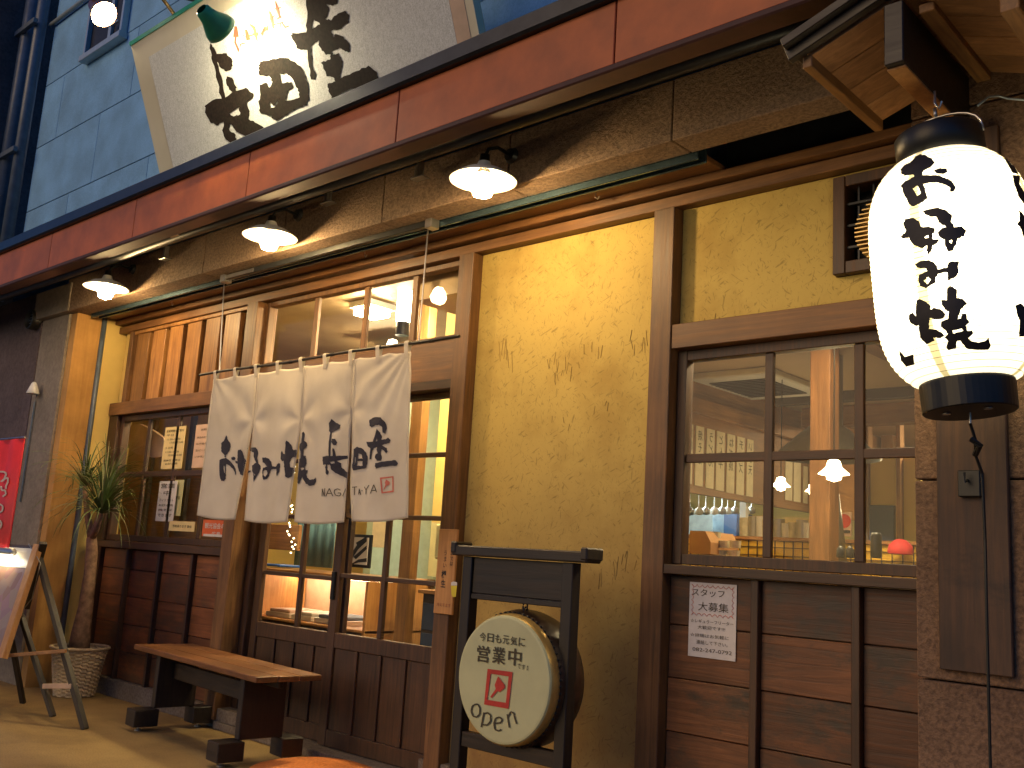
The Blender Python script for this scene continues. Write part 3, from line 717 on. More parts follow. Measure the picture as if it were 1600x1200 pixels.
MB().tube([(p.x - .03, -.415, p.z - .03), (p.x - .05, -.415, p.z - .1), (p.x - .05, -.415, p.z - .9)], .007, 6).build('cable', 'pipe', cd)
# ================================================================== INTERIOR (seen through the panes)
IN = thing('dining_room', 'warm lit dining room interior behind the windows', 'room', (-4, 3, 0))
box('room_floor', 'inside_dark', -9.5, 1.5, .17, 7.5, .002, .03, IN, ch=0)
box('room_ceiling', 'ceiling', -9.5, -4.3, .12, 7.5, 3.06, 3.1, IN, ch=0)
box('room_ceiling', 'ceiling', -4.3, 1.5, .12, 7.5, 2.62, 3.1, IN, ch=0)
box('room_wall', 'inplaster', -9.5, 1.5, 7.5, 7.6, .03, 3.1, IN, ch=0)
box('room_wall', 'inplaster', -9.6, -9.5, .12, 7.5, .03, 3.1, IN, ch=0)
box('room_wall', 'inplaster', 1.5, 1.6, .12, 7.5, .03, 3.1, IN, ch=0)
box('room_wall', 'inplaster', -3.64, -2.37, .10, .14, .03, 3.1, IN, ch=0)
box('room_wall', 'inplaster', -9.5, -3.64, .102, .14, 2.83, 3.1, IN, ch=0)
box('room_wall', 'inplaster', -2.36, 1.5, .125, .14, 2.23, 2.62, IN, ch=0)
box('room_wall', 'inside_dark', -9.5, -5.80, .102, .14, .03, 1.05, IN, ch=0)
box('room_wall', 'inside_dark', -2.36, 1.5, .102, .14, .03, 1.1, IN, ch=0)
box('room_wall', 'inplaster', -9.5, -7.73, .102, .14, 1.05, 2.83, IN, ch=0)
box('room_wall', 'inplaster', -1.1, 1.5, .102, .122, 1.1, 2.83, IN, ch=0)
box('room_wall', 'inplaster', -7.7, -5.8, .102, .14, 2.19, 2.83, IN, ch=0)
# screen wall with menu slips above the kitchen opening
box('screen_wall', 'inwoody', -4.06, -4.0, 2.3, 7.49, 1.74, 2.61, IN, ch=0)
box('screen_beam', 'inwoody', -4.0, -3.94, 2.3, 7.49, 2.33, 2.44, IN)
box('screen_rail', 'inwoody', -4.0, -3.965, 2.3, 7.49, 1.72, 1.77, IN)
box('kitchen_wall', 'greenwall', -7.2, -7.1, 2.3, 7.49, .03, 3.0, IN, ch=0)
box('partition', 'inplaster', -4.06, -4.0, 1.2, 2.29, .03, 2.61, IN, ch=0)
box('ceiling_beam', 'inwoodx', -4.0, 1.4, 1.25, 1.42, 2.47, 2.619, IN)
box('ceiling_beam', 'inwoodx', -3.93, 1.4, 4.4, 4.55, 2.45, 2.619, IN)
box('ceiling_beam', 'inside_dark', -3.93, 1.4, 3.75, 3.85, 2.54, 2.619, IN)
box('ceiling_beam', 'inwoody', -2.32, -2.2, 1.43, 4.39, 2.48, 2.618, IN)
box('ceiling_beam', 'inwoodx', -9.4, -4.4, 2.6, 2.8, 2.9, 3.059, IN)
box('column', 'wz', -2.43, -2.315, 1.44, 1.56, .03, 2.619, IN, label='square wooden column behind the six-light window')
box('column', 'inwood', -3.95, -3.83, 6.2, 6.32, .03, 2.62, IN)
box('column', 'inwood', -5.01, -4.90, .80, .87, .03, 3.06, IN, label='rough wooden post just inside the door')
box('partition', 'inplaster', -5.35, -4.35, 1.55, 1.62, 1.0, 3.06, IN, ch=0)
box('partition', 'inplaster', -9.4, -6.55, 3.2, 3.3, .03, 3.06, IN, ch=0)
for q in ((1357, 704, 1400, 790, 5.0), (1408, 716, 1440, 860, 5.0)): pbox('wall_panel', 'inplaster', *q[:4], q[4], .05, IN)
pbox('wall_post', 'inwood', 1347, 560, 1357, 880, 4.95, .1, IN)
pbox('wall_post', 'inwood', 1399, 600, 1408, 880, 4.93, .1, IN)
pbox('indoor_door', 'bluedoor', 1358, 789, 1397, 880, 4.92, .05, IN, label='dark blue door at the back of the room')
box('counter', 'counter', -3.95, -1.2, 2.0, 2.06, .03, 1.36, IN)
box('counter_top', 'inwoodx', -3.97, -1.1, 1.98, 2.4, 1.362, 1.385, IN)
cs = []
mb = MB()
for k in range(46): mb.box(-3.94 + k * .06, -3.936 + k * .06, 1.992, 1.9995, .9, 1.36, 0)
for k in range(9): mb.box(-3.95, -1.2, 1.990, 1.9985, .92 + k * .05, .924 + k * .05, 0)
mb.build('tile_joints', 'inside_dark', IN, kind='stuff')
pbox('kitchen_shelf', 'kitchen', 1180, 838, 1240, 862, 2.7, .3, IN)
bg_ = random.Random(5)
for k in range(9):
    c = F(1162 + k * 13 + bg_.uniform(-3, 3), 860, 2.2); c.z = 1.386
    o = MB().lathe([(.032, 0), (.036, bg_.uniform(.09, .14))], c, 14, cap=True).build('glass_cup', ('clear', 'steel', 'enamel')[k % 3]); tag(o, '%s cup from the left on the yellow counter, %s' % ('first second third fourth fifth sixth seventh eighth ninth'.split()[k], ('yellowish clear plastic', 'steel', 'white')[k % 3]), 'cup', 'cups lined up on the yellow counter')
pbox('kitchen_fridge', 'kitchen', 1076, 800, 1112, 880, 4.4, .4, IN)
pbox('kitchen_cupboard', 'bluedoor', 1100, 800, 1150, 850, 4.6, .3, IN)
pbox('kitchen_post', 'enamel', 1156, 782, 1165, 850, 3.6, .04, IN)
# kitchen tubes, and fill lights added to brighten the room
def lamp_box(name, label, mat, x0, x1, y0, y1, z0, z1, cat='lamp'):
    t = thing(name, label, cat, ((x0 + x1) / 2, (y0 + y1) / 2, z1))
    box('lit_tube', mat, x0, x1, y0, y1, z0, z1, t); box('housing', 'enamel', x0 - .03, x1 + .03, y0 - .03, y1 + .03, z1 + .003, z1 + .05, t); return t
lamp_box('tube_light', 'cool white tube over the kitchen pass, furthest back', 'tube', -4.6, -4.52, 3.2, 4.6, 1.88, 1.92)
lamp_box('tube_light', 'cool white tube above the kitchen worktop', 'tube', -5.9, -5.8, 3.4, 5.2, 2.3, 2.34)
lamp_box('fill_light', 'added warm fill light behind the left window', 'room', -6.0, -5.8, 1.0, 1.2, 2.95, 3.0)
box('wood_screen', 'inwoodx', -9.4, -7.3, 1.0, 1.04, .03, 1.75, IN)
box('wood_screen', 'ceiling', -9.4, -7.3, 1.0, 1.04, 1.752, 3.05, IN)
for x_ in (-8.9, -8.2, -7.5): box('screen_post', 'inside_dark', x_, x_ + .06, .96, .998, .03, 3.05, IN)
lamp_box('fill_light', 'added warm fill light over the passage inside the door', 'room2', -4.75, -4.45, .55, .8, 2.78, 2.82)
lamp_box('fill_light', 'added warm fill light at the back of the dining room', 'room', -2.6, -2.3, 5.2, 5.5, 2.55, 2.59)
lamp_box('fill_light', 'added warm fill light over the yellow counter, hidden above the window head', 'room', -2.0, -1.7, .7, 1.0, 2.57, 2.61)
lamp_box('fill_light', 'added warm fill light between the transom and the inner beam', 'room', -6.9, -6.6, 1.9, 2.2, 2.85, 2.89)
# utensils hanging in the pass
hk = random.Random(3)
for k in range(9):
    x = 1080 + k * 12 + hk.uniform(-3, 3); p = S(x, 778, -4.25)
    t = MB(); t.lathe([(.004, 0), (.004, -.10), (.03, -.12), (.035, -.16), (.0, -.17)], (p.x, p.y, p.z + .03), 10)
    o = t.build('hanging_ladle', 'enamel' if k % 2 else 'steel', smooth=True)
    tag(o, ('%s of the nine ladles hanging in the kitchen opening' % ('leftmost white,second steel,third white,fourth steel,middle white,sixth steel,seventh white,eighth steel,rightmost white'.split(',')[k])).replace('leftmost white', 'leftmost white one').replace('rightmost white', 'rightmost white one'), 'ladle', 'utensils hanging in the kitchen opening')
# paper menu slips on the screen wall
words = ['お好み', '焼そば', 'うどん', 'とん平', 'ねぎ焼', 'チーズ', 'いか天']
slipx = [(1079, 1083), (1088, 1100), (1105, 1117), (1120.5, 1133), (1137, 1149), (1152.5, 1164), (1168, 1178)]
place = ['nearest the window post', 'second from the window post', 'third from the window post, darkest writing', 'lit brightest, in mid row', 'third from the far end', 'second from the far end', 'at the far end of the row']
for k, (xa, xb) in enumerate(slipx):
    a, b = S(xa, 690, -3.99), S(xb, 690, -3.99)
    t = thing('menu_slip', 'tall cream menu slip on the screen wall, ' + place[k], 'menu slip', (-3.99, a.y, 2.0), 'paper menu slips on the screen wall')
    box('slip', 'paper', -3.998, -3.992, a.y, b.y, 1.79 - .004 * k, 2.24, t, ch=0)
    text_mb(words[k], b.y - (b.y - a.y) * .22, a.y + (b.y - a.y) * .22, 2.08, -3.99, h=.26, vertical=True, axis='Y', line=1.1).build('writing', 'darkink', t)
for k, (xa, xb) in enumerate(((1228, 1239), (1241, 1252), (1256, 1263))):
    a, b = S(xa, 720, -3.99), S(xb, 720, -3.99)
    o = box('menu_slip', 'paper', -3.998, -3.992, a.y, b.y, 1.80, 2.25 - .06 * k)
    tag(o, ('cream menu slip beside the wooden column, ' + ('left one', 'middle one', 'one touching the column')[k]), 'menu slip', 'menu slips beside the column')
# cone pendants
def pendant(px, py, wpx, Y, label):
    c = F(px, py, Y); r = abs(F(px + wpx / 2, py, Y).x - c.x) * .85
    t = thing('pendant_lamp', label, 'pendant lamp', c, 'cone pendant lamps in the dining room')
    MB().lathe([(.012, r * 1.0), (.03, r * .85), (r * .5, r * .45), (r, -.0)], c, 24).build('shade', 'pend', t, smooth=True)
    MB().lathe([(.0, r * .05), (r * .5, 0), (r * .45, -r * .35), (0, -r * .5)], c, 16).build('bulb', 'pend', t, smooth=True)
    MB().tube([(c.x, c.y, c.z + r * .9), (c.x, c.y, 2.62)], .004, 6).build('cord', 'black', t)
pendant(1220, 760, 32, 2.9, 'glowing cone pendant in the middle panes, left of the column')
pendant(1303, 741, 54, 1.1, 'largest glowing cone pendant, in front of the wooden column')
pendant(1270, 768, 26, 3.6, 'small glowing cone pendant half behind the column')
# hood and duct
du = thing('exhaust_duct', 'dull metal smoke duct with flared hood standing beside the column', 'duct', F(1310, 870, 1.9))
a, b = F(1299, 772, 1.9), F(1306, 880, 1.9)
MB().tube([a, b], [.045, .065], 16).build('pipe', 'duct', du, smooth=True)
c = F(1292, 712, 2.45); MB().lathe([(.34, -.02), (.33, .0), (.14, .17), (.10, .2), (.10, 2.6 - c.z)], c, 24).build('hood', 'duct', du, smooth=True)
# air conditioner
ac = thing('ceiling_air_conditioner', 'square cassette air conditioner with dark grille on the ceiling', 'air conditioner', (-3.72, 3.15, 2.6))
a, b = G(1088, 622, 2.54), G(1255, 630, 2.54)
box('casing', 'enamel', -3.98, -3.32, 2.65, 3.6, 2.565, 2.619, ac, ch=.01)
box('grille', 'darkmetal', -3.90, -3.42, 2.80, 3.45, 2.555, 2.564, ac)
mb = MB()
for k in range(11): mb.box(-3.89, -3.43, 2.82 + k * .056, 2.835 + k * .056, 2.548, 2.5545, .001)
mb.build('slats', 'black', ac)
# things on the counter and the sill
def small(name, mat, label, cat, xa, ya, xb, yb, Y, d, group=None, ch=.01):
    o = pbox(name, mat, xa, ya, xb, yb, Y, d, None, ch); return tag(o, label, cat, group)
cb = thing('cardboard_box', 'brown box with a sloping edge in the lower left pane', 'box', F(1090, 866, .35))
a, b, c_ = F(1078, 829, .35), F(1110, 866, .35), F(1102, 829, .35)
mb = MB(); P_ = [(a.x, a.z), (c_.x, a.z), (b.x, a.z - .05), (b.x, b.z), (a.x, b.z)]
mb.add([(x, .35, z) for x, z in P_] + [(x, .6, z) for x, z in P_], [(0, 1, 2, 3, 4), (9, 8, 7, 6, 5)] + [(i, i + 5, (i + 1) % 5 + 5, (i + 1) % 5) for i in range(5)]); mb.build('carton', 'cardboard', cb)
box('indoor_ledge', 'inwoodx', -2.36, -1.0, .145, .62, 1.19, 1.21, IN)
k = 0
for (xa, ya, xb, yb) in ((1118, 842, 1134, 856), (1136, 842, 1152, 856), (1114, 857, 1130, 870), (1132, 857, 1150, 870), (1100, 828, 1120, 841)):
    t = MB(); a, b = F(xa, ya, .42), F(xb, yb, .42)
    t.lathe([(abs(b.x - a.x) * .46, 0), (abs(b.x - a.x) * .5, a.z - b.z - .006), (abs(b.x - a.x) * .42, a.z - b.z - .006), (abs(b.x - a.x) * .38, .01)], ((a.x + b.x) / 2, .45, b.z), 14)
    o = t.build('plastic_tub', 'clear', smooth=False); k += 1
    tag(o, 'clear plastic tub inside the window, ' + ('upper one beside the brown box', 'upper one furthest right', 'lower one beside the brown box', 'lower one furthest right', 'the one standing on the brown box')[k - 1], 'tub', 'clear tubs stacked inside the window')
rc = MB(); c = F(1407, 866, 1.9); rc.lathe([(.064, 0), (.07, .015), (.06, .05), (.03, .078), (0, .085)], c, 20)
tag(rc.build('red_hat', 'redcloth', smooth=True), 'round red hat resting on the counter at right', 'hat')
cn = MB(); c = F(1369, 872, .9); cn.lathe([(.022, 0), (.025, .01), (.025, .10), (.02, .115)], c, 14, cap=True)
tag(cn.build('sauce_jar', 'darkmetal', smooth=True), 'dark green jar standing on the ledge left of the red hat', 'jar')
cn = MB(); c = F(1328, 872, .9)
for dx in (-.04, .0, .035): cn.lathe([(.016, 0), (.018, .01), (.016, .04), (.006, .055)], c + Vector((dx, 0, 0)), 10, cap=True)
for q, dx in enumerate((-.045, .0, .04)):
    cn = MB().lathe([(.018, 0), (.02, .01), (.018, .04), (.006, .055)], c + Vector((dx, 0, 0)), 12, cap=True)
    tag(cn.build('spice_pot', 'darkmetal', smooth=True), ('left', 'middle', 'right')[q] + ' one of the small dark spice pots beside the duct', 'pot', 'spice pots beside the duct')
# notices in/behind the right window
po = thing('indoor_poster', 'pink and white poster with a round picture behind the duct', 'poster', F(1319, 830, 2.6))
pbox('sheet', 'paperp', 1309, 800, 1330, 838, 2.6, .01, po, 0)
a = F(1319, 814, 2.595); MB().lathe([(0, 0), (.045, .0), (.045, .002), (.03, .003), (.03, .004), (0, .004)], a, 20, rx).build('round_picture', 'redink', po)
pbox('writing', 'ink', 1311, 828, 1328, 833, 2.59, .005, po, 0)
po = thing('price_poster', 'yellow price poster reading 250 and 380 behind the pass', 'poster', F(1245, 850, 2.8))
pbox('sheet', 'papery', 1222, 808, 1272, 845, 2.9, .01, po, 0)
a, b = F(1230, 825, 2.89), F(1250, 825, 2.89); text_mb('250', a.x, b.x, a.z, 2.885, off=.02).build('writing', 'redink', po)
a, b = F(1256, 832, 2.89), F(1270, 832, 2.89); text_mb('380', a.x, b.x, a.z, 2.885, off=.02).build('writing', 'darkink', po)
# things behind the doors
dc = thing('display_cabinet', 'low lit wooden cabinet with trays inside behind the doors', 'cabinet', (-6.1, .8, 0))
a, b = F(398, 885, .8), F(560, 985, .8)
xa, xb = F(385, 900, .8).x, -5.28
box('top', 'inwoodx', xa, xb, .78, 1.4, .945, .975, dc); box('back', 'plate', xa, xb, 1.36, 1.4, .03, .944, dc)
box('shelf', 'palew', xa, xb, .78, 1.35, .60, .62, dc); box('side', 'palew', xb - .03, xb, .78, 1.355, .03, .944, dc); box('side', 'palew', xa, xa + .03, .78, 1.355, .03, .944, dc)
box('front', 'wdx', xa + .03, xb - .03, .785, .80, .03, .59, dc)
box('lit_tube', 'tubewarm', xa + .05, xb - .05, 1.2, 1.23, .925, .94, dc)
for q, (x0, x1, mat, lab) in enumerate(((-6.55, -6.25, 'paperp', 'pinkish tray in the lit cabinet'), (-6.22, -5.98, 'traywhite', 'white tray in the middle of the lit cabinet'), (-5.94, -5.60, 'cloth2', 'tray of folded dark cloth in the lit cabinet'))):
    t = thing('tray', lab, 'tray', (x0, 1, .62)); box('rim', 'traywhite', x0, x1, .85, 1.2, .622, .655, t); box('contents', mat, x0 + .02, x1 - .02, .87, 1.18, .656, .68, t, ch=.01)
sm = small
sm('blue_tray', 'bluetray', 'small blue plastic tray on the cabinet inside the left door', 'tray', 413, 880, 436, 886, .95, .2)
bt = thing('sauce_bottle', 'white labelled sauce bottle with orange top inside the left door', 'bottle', F(406, 886, .95)); c = F(406, 886, .95)
MB().lathe([(.035, 0), (.035, .09), (.012, .13)], c, 16, cap=True).build('body', 'enamel', bt, smooth=True); MB().lathe([(.013, .13), (.008, .17)], c, 12, cap=True).build('cap', 'stickered', bt)
cv = MB(); a, b = F(467, 800, .95), F(520, 888, .95); n = 24
for i in range(n + 1):
    t = i / n; x = a.x + (b.x - a.x) * t; y = .95 + .012 * math.sin(t * 30); cv.v += [(x, y, a.z + .03), (x, y, b.z)]
cv.f = [(2 * i, 2 * i + 1, 2 * i + 3, 2 * i + 2) for i in range(n)]
oo = cv.build('indoor_curtain', 'bluepanel', smooth=True); sl_ = oo.modifiers.new('s', 'SOLIDIFY'); sl_.thickness = .008; tag(oo, 'blue grey curtain hanging behind the left door', 'curtain')
pf = thing('framed_picture', 'framed black and white picture of a building leaning on the ledge inside the door', 'framed picture', F(557, 886, .7))
a, b = F(541, 834, .7), F(576, 888, .7)
box('frame', 'black', a.x, b.x, .70, .72, b.z, a.z, pf); box('print', 'paperw', a.x + .02, b.x - .02, .695, .699, b.z + .02, a.z - .02, pf, 0)
polys = [[[(544, 872), (558, 851), (573, 841), (573, 846), (560, 858), (548, 876)]], [[(552, 870), (573, 852), (573, 858), (556, 874)]], [[(544, 884), (560, 874), (573, 872), (573, 878), (560, 879)]], [[(556, 848), (573, 838), (573, 842), (558, 852)]]]
poly_mesh(polys, 9, lambda x, y, i: F(x, y, .692)).build('picture_lines', 'ink', pf)
sn = thing('snack_packet', 'orange and yellow packet standing behind the left door', 'packet', F(512, 855, 1.2))
pbox('packet', 'stickered', 505, 832, 517, 845, 1.2, .03, sn); pbox('packet_label', 'papery', 505, 845, 517, 858, 1.2, .03, sn)
small('small_notice', 'paper', 'cream notice on the yellow wall inside the right door', 'notice', 583, 815, 603, 856, 1.50, .01, ch=0)
small('switch_box', 'boxgreen', 'pale green switch box on the wall inside the right door', 'switch box', 681, 818, 692, 874, .78, .12)
box('plain_wall', 'boxgreen', -5.26, -3.64, 1.30, 1.36, 1.0, 1.38, IN, ch=0)
box('plain_wall', 'inplaster', -5.26, -3.64, 1.30, 1.36, 1.381, 3.06, IN, ch=0)
box('low_cabinet', 'inside_dark', -4.86, -3.66, .9, 1.29, .03, .90, IN); box('low_shelf', 'inwoodx', -4.86, -3.66, .85, 1.3, .90, .925, IN)
for k in range(4): box('drawer_front', 'bluedoor', -4.84, -3.7, .885, .899, .1 + k * .19, .27 + k * .19, IN)
# hanging stand-in lamp and bulb in the transom
pl = thing('stand_in_lamp', 'tall white stand-in lamp hung above a bare bulb behind the transom', 'lamp', (-5.5, 1.0, 2.9))  # glowing pieces added for the bright shapes in the transom glass
a = F(632, 475, 1.0); MB().lathe([(.0, .17), (.055, .17), (.055, -.13), (0, -.13)], a, 20).build('paper_shade', 'standinlamp', pl)
MB().lathe([(.045, 0), (.05, -.1), (.0, -.1)], a + Vector((0, 0, -.14)), 16).build('socket', 'black', pl)
a = F(613, 540, 1.0); MB().lathe([(.0, .05), (.03, .04), (.045, 0), (.03, -.035), (0, -.045)], a, 16).build('bulb', M['bulb'] if False else 'standinlamp', pl, smooth=True)
# fairy lights
fl = thing('fairy_lights', 'string of tiny warm fairy lights hanging behind the left door', 'fairy lights', F(450, 700, .5))
pts = [F(455 + 4 * math.sin(k * .9), 655 + k * 9, .5) for k in range(24)]
MB().tube(pts, .002, 5).build('wire', 'black', fl)
mb = MB(); 
for p in pts:
    for q in range(2):
        c = p + Vector((R.uniform(-.02, .02), R.uniform(-.01, .01), R.uniform(-.02, .02))); mb.lathe([(0, .006), (.006, 0), (0, -.006)], c, 6)
mb.build('bulbs', 'fairy', fl)
# items inside the left window
ov = thing('oval_sign', 'pale rounded wooden slab standing behind the left window', 'wooden slab', F(225, 700, .28))
o_ = [(198, 672), (204, 664), (218, 662), (238, 672), (255, 684), (259, 700), (254, 713), (238, 715), (215, 710), (202, 703), (197, 690)]
f_ = [F(x, y, .28) for x, y in o_]; n = len(f_)
MB().add([(p.x, .28, p.z) for p in f_] + [(p.x, .31, p.z) for p in f_], [tuple(range(n)), tuple(range(n, 2 * n))[::-1]] + [(i, i + n, (i + 1) % n + n, (i + 1) % n) for i in range(n)]).build('slab', 'plate', ov)
box('inner_shelf', 'inwoodx', -7.56, -5.81, .20, .45, 1.63, 1.66, IN); box('inner_screen', 'inwoodx', -7.56, -5.81, .55, .58, 1.12, 1.30, IN)
def notice(name, mat, label, xa, ya, xb, yb, lines, y=.024, ink='darkink', body=None, cat='notice'):
    a, b = F(xa, ya, y), F(xb, yb, y); t = thing(name, label, cat, (a.x, y, b.z))
    box('sheet', mat, a.x, b.x, y, y + .002, b.z, a.z, t, 0)
    wdt = abs(b.x - a.x); hgt = abs(a.z - b.z)
    mb = MB()
    for k, ln in enumerate(lines):
        text_mb(ln[0], min(a.x, b.x) + wdt * ln[1], min(a.x, b.x) + wdt * ln[2], a.z - hgt * ln[3], y - .0015, h=hgt * ln[4], off=.008, mb=mb)
    mb.build('writing', ink, t); return t
notice('opening_hours_notice', 'papery', 'yellow opening hours sheet stuck in the upper part of the left window', 259, 668, 283, 732,
       [('営業時間のご案内', .08, .92, .10, .06), ('平日', .1, .45, .2, .05), ('11:30~14:00', .15, .8, .30, .045), ('17:00~23:00', .3, .95, .38, .045), ('土日祝', .1, .5, .5, .05), ('11:30~14:30', .15, .8, .6, .045), ('17:00~23:00', .3, .95, .68, .045), ('定休日 火曜日', .1, .9, .8, .05), ('お好み焼', .2, .8, .88, .05)])
notice('paper_notice', 'paperp', 'pinkish notice half hidden by the curtain edge', 307, 664, 329, 730, [('お知らせ', .3, .8, .12, .05), ('本日のおすすめ', .12, .9, .3, .05), ('ねぎ焼そば', .12, .8, .45, .05), ('生ビール', .12, .7, .6, .05), ('いか天入り', .12, .8, .75, .05)])
notice('paper_notice', 'paperw', 'narrow white strip notice in the lower part of the left window', 250, 752, 270, 815, [('営業', .1, .9, .12, .12), ('中', .3, .7, .3, .12), ('テイクアウト', .1, .9, .48, .06), ('お好み焼', .1, .9, .60, .06), ('焼そば', .1, .9, .72, .06), ('できます', .1, .9, .85, .08)])
notice('paper_notice', 'boxgreen', 'pale green blank strip beside the white strip notice', 272, 750, 281, 806, [('二階席', .2, .8, .5, .1)], y=.040)
notice('paper_card', 'papery', 'small yellow card at the foot of the left window', 265, 814, 303, 831, [('予約承ります 宴会', .15, .9, .5, .3)], y=.010)
st = notice('shop_sticker', 'stickered', 'orange and white sticker under the curtain corner', 318, 812, 360, 840, [('観光協会の店', .08, .92, .35, .35), ('広島', .35, .65, .8, .2)], y=.008, ink='paperw', cat='sticker')
a, b = F(318, 834, .006), F(360, 840, .006); box('white_strip', 'paperw', a.x, b.x, .0055, .0075, b.z, a.z, st, 0)
# ================================================================== DOOR CURTAIN (NOREN)
YN = -.35
def pxz(x, y): p = F(x, y, YN); return p.x, p.z
tops = [pxz(334, 590), pxz(398, 592), pxz(472, 579), pxz(548, 569), pxz(641, 551)]
tz = 2.175
bots = [((306.6, 805), (367, 811.6)), ((378.7, 813), (447, 815.6)), ((458.8, 815.6), (535, 815.6)), ((548, 814), (637, 809))]
bx = [(pxz(*a), pxz(*b)) for a, b in bots]
slit = [pxz(394, 657)[1], pxz(468, 655)[1], pxz(548, 640)[1]]
seam_x = [-5.135, -4.655, -4.205]
txs = [-5.63, -5.135, -4.655, -4.205, -3.745]
def edge_x(k, side, z):        # x of panel k's left/right edge at height z
    xt = txs[k] if side == 0 else txs[k + 1]
    xb_, zb_ = bx[k][side]
    j = k - 1 if side == 0 else k
    if 0 <= j <= 2:
        zs = slit[j]
        if z >= zs: return seam_x[j]
        t = (zs - z) / (zs - zb_); return seam_x[j] + (xb_ - seam_x[j]) * (t ** 1.15)
    t = (tz - z) / (tz - zb_); return xt + (xb_ - xt) * (t ** .9)
def cloth_y(x, z):
    t = max(0., min(1., (tz - z) / .9))
    y = .004 * math.sin(x * 17 + 2.2 * z) * (t ** .8) + .003 * math.sin(x * 31 - 4 * z + 1.3) * t
    for sx_, sz_ in zip(seam_x, slit):         # the cloth pulls in folds towards each slit head
        d = math.hypot((x - sx_) * 1.0, (z - sz_) * .7)
        y += .005 * math.exp(-((d - .12) / .09) ** 2) * math.sin(math.atan2(z - sz_, x - sx_) * 5 + sx_ * 7)
        y += .014 * math.exp(-((x - sx_) / .05) ** 2) * max(0, min(1, (sz_ + .35 - z) / .35))
    d = math.hypot(x + 3.745, z - 2.2)         # rays of folds from the hung right corner
    y += .006 * math.exp(-d * 2.6) * math.sin(math.atan2(2.22 - z, -3.72 - x) * 22) * min(1, d * 8)
    d = math.hypot(x + 5.63, z - 2.2)
    y += .004 * math.exp(-d * 3) * math.sin(math.atan2(2.22 - z, x + 5.66) * 16) * min(1, d * 8)
    return YN + y
NR = thing('door_curtain', 'cream linen split shop curtain hanging before the sliding doors', 'curtain', (-4.7, YN, tz))
tabs_x = []
def sagtop(x):
    return tz + .010 * abs(math.sin((x + 5.63) / .245 * math.pi)) * -1
for k in range(4):
    mb = MB(); nu, nv = 40, 64
    zb0, zb1 = bx[k][0][1], bx[k][1][1]
    for j in range(nv + 1):
        for i in range(nu + 1):
            u, v = i / nu, j / nv
            zb_ = zb0 + (zb1 - zb0) * u - .012 * math.sin(u * math.pi)
            xm = txs[k] + (txs[k + 1] - txs[k]) * u
            zt_ = sagtop(xm); z = zt_ + (zb_ - zt_) * v
            xl, xr = edge_x(k, 0, z), edge_x(k, 1, z)
            x = xl + (xr - xl) * u
            mb.v.append((x, cloth_y(x, z), z))
    for j in range(nv):
        for i in range(nu): a = j * (nu + 1) + i; mb.f.append((a, a + 1, a + nu + 2, a + nu + 1))
    o = mb.build('cloth_panel', 'cloth', NR, smooth=True)
    so_ = o.modifiers.new('thickness', 'SOLIDIFY'); so_.thickness = .0015; so_.offset = 1
for k in range(4):     # stitched hems and seams
    for side in (0, 1):
        mb = MB(); pts = []
        for j in range(30):
            z = tz - .01 - (tz - .02 - bx[k][side][1]) * j / 29; x = edge_x(k, side, z) + (.012 if side == 0 else -.012); pts.append((x, cloth_y(x, z) - .001, z))
        mb.tube(pts, .0022, 5); mb.build('hem', 'cloth', NR, smooth=True)
for k in range(9):
    x = -5.60 + k * (1.83 / 8); mb = MB(); z0 = sagtop(x) - .03; yy = cloth_y(x, z0)
    n = 10; pts = []
    for q in range(n + 1):
        t = math.pi * q / n; pts.append((YN - math.cos(t) * .014, 2.213 + math.sin(t) * .015))
    pts = [(yy - .003, z0)] + pts + [(yy + .003, z0)]
    for (y, z) in pts: mb.v += [(x - .016, y, z), (x + .016, y, z)]
    mb.f = [(2 * i, 2 * i + 1, 2 * i + 3, 2 * i + 2) for i in range(len(pts) - 1)]
    mb.build('tab', 'cloth', NR)
